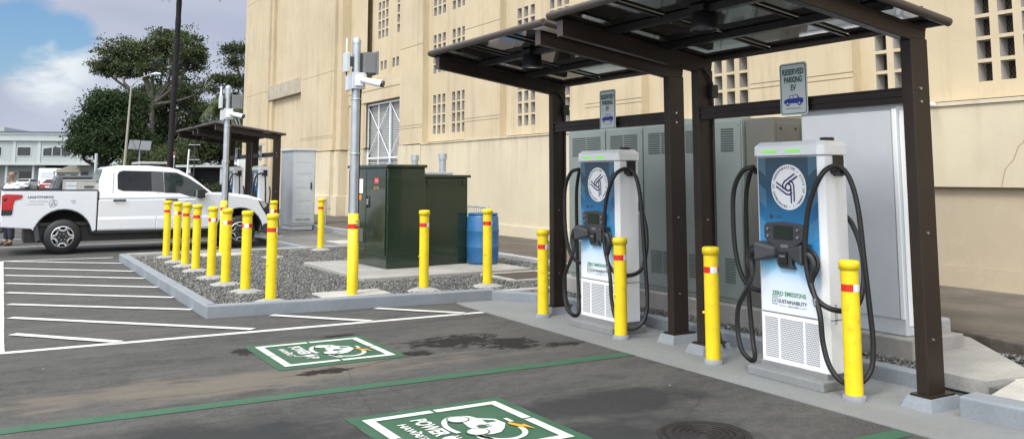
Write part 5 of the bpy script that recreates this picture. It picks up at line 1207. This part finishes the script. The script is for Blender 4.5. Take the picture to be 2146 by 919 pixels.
# thin masts
x, y = far(409, 58); am = thing('antenna_mast', 'thin dark mast with two crossbars left of the far canopy', 'mast', (x, y, 0), R(-30)); MB().tube([(0, 0, 0), (.05, 0, hz(285, 58))], .035, 8).build('mast_tube', 'dark_grey', am)
for py, w in ((304, .38), (335, .35)): MB().tube([(-w, 0, hz(py, 58)), (w, 0, hz(py, 58))], .022, 6).build('crossbar', 'galv', am)
MB().lathe([(0, -.08), (.08, 0), (0, .08)], (.05, 0, hz(287, 58)), 12).build('finial', 'light_box', am)
x, y = far(393, 50); tag(MB().tube([(0, 0, 0), (.14, 0, hz(313, 50))], .045, 8).build('marker_pole', 'decal_white'), 'plain white leaning pole left of the antenna mast', 'pole').location = (x, y, 0)
x, y = far(205, 75); tag(MB().tube([(0, 0, 0), (0, 0, hz(322, 75))], .12, 8).build('marker_pole', 'far_trim'), 'short pale pole below the dark dense tree', 'pole').location = (x, y, 0)
x, y = far(368, 52); fs = thing('small_sign', 'small red and white sign beside the dark palm trunk', 'sign', (x, y, 0), R(-30)); MB().tube([(0, 0, 0), (0, 0, hz(318, 52))], .03, 6).build('pole', 'galv', fs); MB().box(-.06, .06, -.04, -.02, hz(332, 52), hz(318, 52)).build('sign_plate', 'maroon', fs); MB().box(-.04, .04, -.045, -.041, hz(330, 52), hz(327, 52)).build('sign_panel', 'decal_white', fs)

# trees
def leaves(name, m, blobs, clump, per, size, parent, shift, flat=.55, droop=0):
    C = []
    for (cx, cy, cz, rx, ry, rz, n) in blobs:
        d = rng.normal(size=(n, 3)); d /= np.linalg.norm(d, axis=1, keepdims=True); rad = rng.uniform(.3, 1.0, (n, 1)) ** .6 * np.where(rng.random((n, 1)) < .22, rng.uniform(1.0, 1.38, (n, 1)), 1.0)
        C.append(np.array([cx, cy, cz]) + d * rad * np.array([rx, ry, rz]))
    C = np.concatenate(C); k = len(C)
    rs = clump * rng.uniform(.45, 1.7, (k, 1, 1))
    P = (C[:, None, :] + rng.normal(0, 1, (k, per, 3)) * rs * np.array([1, 1, flat])).reshape(-1, 3); n = len(P)
    a = rng.normal(size=(n, 3)); a /= np.linalg.norm(a, axis=1, keepdims=True); b = np.cross(a, rng.normal(size=(n, 3))); b /= np.linalg.norm(b, axis=1, keepdims=True)
    s = size * rng.uniform(.6, 1.4, (n, 1)); a = a * s; b = b * s * .55
    v = np.stack([P - a, P + b * .9, P + a, P - b * .9], 1) - np.array(shift)
    me = bpy.data.meshes.new(name); me.vertices.add(n * 4); me.vertices.foreach_set('co', v.reshape(-1)); me.loops.add(n * 4); me.loops.foreach_set('vertex_index', np.arange(n * 4, dtype=np.int32))
    me.polygons.add(n); me.polygons.foreach_set('loop_start', np.arange(0, n * 4, 4, dtype=np.int32)); me.polygons.foreach_set('loop_total', np.full(n, 4, np.int32)); me.materials.append(M[m]); me.update()
    o = bpy.data.objects.new(name, me); COL.objects.link(o); o.parent = parent; return C
def tree(label, px, d, blobs, clump, per, size, mat, limbs=26, group=None, trunkmat='trunk', tw=.5, forks=3, ttop=None):
    """blobs: (px, py, rpx, rpy, n, ddepth) in photo columns/rows at distance d"""
    x, y = far(px, d); t = thing('tree', label, 'tree', (x, y, 0), 0, group); k = d / F0; W = []
    for (bx, by, rx, ry, n, dd) in blobs:
        q = far(bx, d + dd); W.append((q[0], q[1], hz(by, d), rx * k, rx * k * .9, ry * k, n))
    C = leaves('crown', mat, W, clump, per, size, t, (x, y, 0))
    m = MB(); ztop = hz(ttop, d) if ttop else min(w[2] for w in W); lean = rng.normal(0, .4, 2)
    base = Vector((0, 0, 0)); fk = Vector((lean[0], lean[1], ztop * .75))
    m.tube(spline([base, (lean[0] * .3, lean[1] * .3, ztop * .35), fk], 4), [tw * (1 - .45 * i / 8) for i in range(9)], 10)
    idx = rng.permutation(len(C))[:limbs]; hubs = []
    for w in W:
        hb = Vector((w[0] - x, w[1] - y, w[2] - w[5] * .45)); midp = fk.lerp(hb, .5) + Vector(rng.normal(0, .5, 3)); sp_ = spline([fk - Vector((0, 0, .3)), midp, hb], 5)
        m.tube(sp_, [tw * .5 * (1 - .65 * i / (len(sp_) - 1)) for i in range(len(sp_))], 7); hubs.append((hb, midp))
    for i in idx:
        c = Vector(C[i]) - Vector((x, y, 0)); hb = min(hubs, key=lambda h: (h[0] - c).length)[0]
        mp = hb.lerp(c, .5) + Vector(rng.normal(0, .35, 3)); sp_ = spline([hb, mp, c], 4); m.tube(sp_, [tw * .17 * (1 - .75 * q / (len(sp_) - 1)) for q in range(len(sp_))], 5)
    m.build('trunk', trunkmat, t); return t
TG = 'broad trees behind the car park'
tree('tall spreading rain tree with an open umbrella crown against the clouds', 318, 92, [(246, 104, 52, 28, 120, 0), (300, 110, 48, 34, 100, 1), (340, 84, 46, 32, 125, 1), (388, 106, 38, 38, 115, -1), (216, 138, 36, 18, 70, 1), (268, 145, 46, 20, 66, 0), (332, 136, 56, 22, 56, 0), (405, 125, 24, 32, 36, 0), (415, 185, 26, 24, 16, 0), (350, 165, 50, 16, 26, 0)],
     .25, 38, .125, 'leaf_light', 420, TG, tw=.40, ttop=152)
tree('dark dense rounded tree in front of the pale grey building', 215, 82, [(215, 222, 32, 26, 84, 0), (262, 215, 38, 30, 90, 1), (190, 268, 32, 26, 90, 0), (245, 275, 48, 36, 150, 0), (182, 302, 30, 16, 60, -1), (230, 312, 44, 16, 76, 0), (285, 300, 34, 34, 80, 1)],
     .42, 75, .13, 'leaf_dark', 40, TG, tw=.4, ttop=325)
tree('mid green tree with bare pale limbs behind the dark palm trunk', 345, 104, [(320, 208, 50, 30, 110, 0), (378, 200, 38, 28, 80, 0), (408, 236, 28, 26, 50, 0), (335, 255, 50, 34, 110, 2), (400, 275, 40, 30, 80, 2), (305, 305, 44, 28, 90, 2), (365, 320, 54, 28, 110, 2)],
     .42, 62, .14, 'leaf_mid', 190, TG, tw=.5, ttop=270)
tree('small airy tree touching the corner of the stucco building', 500, 78, [(478, 104, 18, 10, 11, 0), (502, 100, 14, 10, 10, 0), (495, 128, 22, 12, 12, 0), (462, 165, 24, 10, 16, 0), (498, 170, 24, 14, 24, 0), (440, 185, 14, 8, 7, 0), (480, 215, 40, 22, 40, 1)],
     .32, 70, .11, 'leaf_mid', 80, TG, tw=.22, ttop=240)
tree('low bushy tree left of the far canopy', 385, 72, [(310, 338, 34, 24, 50, 2), (360, 345, 40, 22, 60, 0), (440, 300, 34, 22, 40, 3), (480, 310, 34, 26, 45, 5), (515, 320, 34, 40, 45, 6), (400, 320, 34, 22, 45, 5)],
     .5, 90, .13, 'leaf_mid', 60, TG, tw=.25, ttop=350)
x, y = far(462, 46); hd_ = thing('hedge', 'low clipped hedge behind the truck hood', 'hedge', (x, y, 0)); leaves('foliage', 'leaf_mid', [(*far(q, 46), .75, .6, .6, .45, 40) for q in (436, 450, 464, 478, 492)], .18, 60, .06, hd_, (x, y, 0)); MB().tube([(0, 0, 0), (0, 0, .7)], .05, 6).build('stem', 'trunk', hd_)
far_c = thing('tree', 'dark line of distant trees low on the horizon behind the booth', 'tree', (*far(300, 175), 0)); leaves('crown', 'leaf_dark', [(*far(q, 175), 4.2, 5, 5, 4.2, 60) for q in range(215, 520, 28)], 1.2, 60, .45, far_c, (*far(300, 175), 0)); MB().tube([(0, 0, 0), (0, 0, 4)], .3, 8).build('trunk', 'trunk', far_c)
# palms
def palm(label, px, d, top, tw, fr=18, L=3.2, mat='leaf_palm', tm='trunk', lean=.0, frond_px=0):
    x, y = far(px, d); t = thing('palm_tree', label, 'palm tree', (x, y, 0)); H_ = top
    n = 40; pts = [(lean * (i / n), .04 * math.sin(i * .6), H_ * i / n) for i in range(n + 1)]
    rr = [tw * (1.12 - .18 * i / n) * (1 + .07 * ((i * 7) % 3 - 1)) for i in range(n + 1)]; MB().tube(pts, rr, 12).build('trunk', tm, t)
    for i in range(fr):
        a = 2 * math.pi * i / fr + random.uniform(-.2, .2); el = random.uniform(-.1, 1.1); m = MB(); ax = []
        for j in range(11):
            s = j / 10; rad = L * s * math.cos(el) * (1 - .12 * s); z = H_ + L * s * math.sin(el) - 1.15 * L * s * s * (.5 + .4 * random.random() * 0 + .3 * math.cos(el))
            ax.append(Vector((lean + rad * math.cos(a), rad * math.sin(a), z)))
        m.tube(ax, [.035 * (1 - .8 * j / 10) + .004 for j in range(11)], 5)
        sd = Vector((-math.sin(a), math.cos(a), 0))
        for j in range(2, 40):
            s = j / 40; p = ax[int(s * 10)].lerp(ax[min(10, int(s * 10) + 1)], s * 10 - int(s * 10)); d_ = (ax[min(10, int(s * 10) + 1)] - ax[int(s * 10)]).normalized(); ll = .85 * math.sin(math.pi * min(1, s * .8 + .12)) + .1
            for sg in (-1, 1):
                e = p + (sd * sg * .75 + d_ * .5).normalized() * ll + Vector((0, 0, -.45 * ll)); w_ = d_ * .035; m.add([p - w_, p + w_, e], [(0, 1, 2)])
        m.build('frond', mat, t, fix=False)
    return t
palm('green palm with drooping fronds behind the far canopy beside the building corner', 478, 66, hz(215, 66), .17, 20, 2.6)
palm('tall nearly black bare palm trunk rising out of the picture', 358, 54, 15.5, .165, 16, 3.0, 'leaf_palm', 'dark_trunk', .22)

# ------------------------------------------------------------------ sky, sun, camera
SUN_EL, SUN_AZ = R(52), R(-112)      # azimuth: direction the light comes from, measured from +Y clockwise
sd = Vector((math.sin(SUN_AZ) * math.cos(SUN_EL), math.cos(SUN_AZ) * math.cos(SUN_EL), math.sin(SUN_EL)))
W = bpy.data.worlds.new('World'); S.world = W; W.use_nodes = True; nt = W.node_tree; nt.nodes.clear()
N = lambda k: nt.nodes.new(k)
out = N('ShaderNodeOutputWorld'); bg = N('ShaderNodeBackground'); nt.links.new(bg.outputs[0], out.inputs[0])
sky = N('ShaderNodeTexSky'); sky.sky_type = 'NISHITA'; sky.sun_disc = False; sky.sun_elevation = SUN_EL; sky.sun_rotation = SUN_AZ; sky.air_density = 1.1; sky.dust_density = 1.0
tc = N('ShaderNodeTexCoord'); mp = N('ShaderNodeMapping'); mp.inputs['Scale'].default_value = (1, 1, 2.1); nt.links.new(tc.outputs['Generated'], mp.inputs[0])
def noise(sc, det=8, ro=.55, off=(0, 0, 0)):
    m2 = N('ShaderNodeMapping'); m2.inputs['Location'].default_value = off; nt.links.new(mp.outputs[0], m2.inputs[0])
    n = N('ShaderNodeTexNoise'); n.inputs['Scale'].default_value = sc; n.inputs['Detail'].default_value = det; n.inputs['Roughness'].default_value = ro; n.inputs['Distortion'].default_value = .25
    nt.links.new(m2.outputs[0], n.inputs['Vector']); return n.outputs[0]
def ramp(f, st):
    r = N('ShaderNodeValToRGB'); e = r.color_ramp.elements
    while len(e) < len(st): e.new(.5)
    for el, (p, c) in zip(e, st): el.position = p; el.color = (c, c, c, 1) if isinstance(c, (int, float)) else (*c, 1)
    nt.links.new(f, r.inputs[0]); return r.outputs[0]
def mth(op, a, b):
    m = N('ShaderNodeMath'); m.operation = op
    for i, v in enumerate((a, b)):
        if isinstance(v, (int, float)): m.inputs[i].default_value = v
        else: nt.links.new(v, m.inputs[i])
    return m.outputs[0]
def mixc(f, a, b):
    m = N('ShaderNodeMix'); m.data_type = 'RGBA'
    for v, i in ((f, 0), (a, 6), (b, 7)):
        if isinstance(v, (int, float)): m.inputs[i].default_value = v
        elif isinstance(v, tuple): m.inputs[i].default_value = (*v, 1)
        else: nt.links.new(v, m.inputs[i])
    return m.outputs[2]
def blob(dirv, r0, r1):      # 1 inside angular radius r0, 0 beyond r1 (degrees)
    v = N('ShaderNodeVectorMath'); v.operation = 'DOT_PRODUCT'; nt.links.new(tc.outputs['Generated'], v.inputs[0]); v.inputs[1].default_value = Vector(dirv).normalized()
    a = N('ShaderNodeMapRange'); a.inputs['From Min'].default_value = math.cos(R(r1)); a.inputs['From Max'].default_value = math.cos(R(r0)); nt.links.new(v.outputs['Value'], a.inputs['Value']); return a.outputs[0]
def dpx(px, py):
    x, y = far(px, 1000.); return (x, y, (370 - py) / F0 * 1000)
cl = noise(3.2, 10, .58, (3.1, .4, 1.7)); cl2 = noise(16, 9, .6, (1.1, 5, 2)); shade = noise(2.3, 7, .5, (7, 2, 4))
gap = mth('MAXIMUM', mth('MULTIPLY', blob(dpx(30, 85), 1.0, 3.3), .40), mth('MULTIPLY', blob(dpx(120, 82), .6, 2.3), .34))
cover = mth('SUBTRACT', mth('ADD', mth('MULTIPLY', cl, .62), mth('MULTIPLY', cl2, .38)), gap)
cover = mth('ADD', cover, mth('MULTIPLY', blob(dpx(85, 165), 1.4, 3.0), .16))
mask = ramp(cover, [(.27, .0), (.45, 1.)])
skyc = N('ShaderNodeVectorMath'); skyc.operation = 'MULTIPLY'; nt.links.new(sky.outputs[0], skyc.inputs[0]); skyc.inputs[1].default_value = (.62, .80, 1.0)
back = blob((-.50, -.82, .28), 20, 100)
K = 6.6
# clouds overhead and around the hidden sun are brighter than those near the horizon
el_ = N('ShaderNodeSeparateXYZ'); nt.links.new(tc.outputs['Generated'], el_.inputs[0])
boost = mth('ADD', ramp(el_.outputs[2], [(.26, .333), (.75, .8)]), mth('ADD', mth('MULTIPLY', blob(sd, 12, 75), .35), mth('MULTIPLY', back, .75)))
cloud = ramp(shade, [(.34, (.42, .47, .66)), (.5, (.53, .58, .75)), (.68, (.70, .76, .88))])
el0 = N('ShaderNodeSeparateXYZ'); nt.links.new(tc.outputs['Generated'], el0.inputs[0])
cloud = mixc(mth('MAXIMUM', ramp(el0.outputs[2], [(.25, 0.), (.5, 1.)]), back), cloud, (.655, .675, .70))
cloud = mixc(mth('MULTIPLY', blob(dpx(100, 142), 1.2, 2.8), ramp(cl2, [(.36, .25), (.52, 1.)])), cloud, (.95, 1.02, 1.08))
cm = N('ShaderNodeVectorMath'); cm.operation = 'SCALE'; nt.links.new(cloud, cm.inputs[0]); nt.links.new(mth('MULTIPLY', boost, K * 3), cm.inputs['Scale'])
nt.links.new(mixc(mask, skyc.outputs[0], cm.outputs[0]), bg.inputs['Color']); bg.inputs['Strength'].default_value = .10
sl = bpy.data.lights.new('sun', 'SUN'); sl.energy = 1.9; sl.angle = R(16); sl.color = (1, .955, .88); so = bpy.data.objects.new('sun', sl); COL.objects.link(so); so.rotation_euler = sd.to_track_quat('Z', 'Y').to_euler()
cam = bpy.data.cameras.new('camera'); cam.sensor_width = 36; cam.lens = 1850 / 2146 * 36; cam.shift_y = -(459.5 - 163) / 2146; cam.clip_end = 3000; cam.clip_start = .05
co = bpy.data.objects.new('camera', cam); COL.objects.link(co); co.location = (0, 0, 1.7); co.rotation_euler = (R(90) + math.atan(.1119), 0, -AZ); S.camera = co
S.view_settings.view_transform = 'Standard'; S.view_settings.look = 'None'; S.view_settings.gamma = 1; S.view_settings.exposure = .38
S.render.engine = 'CYCLES'
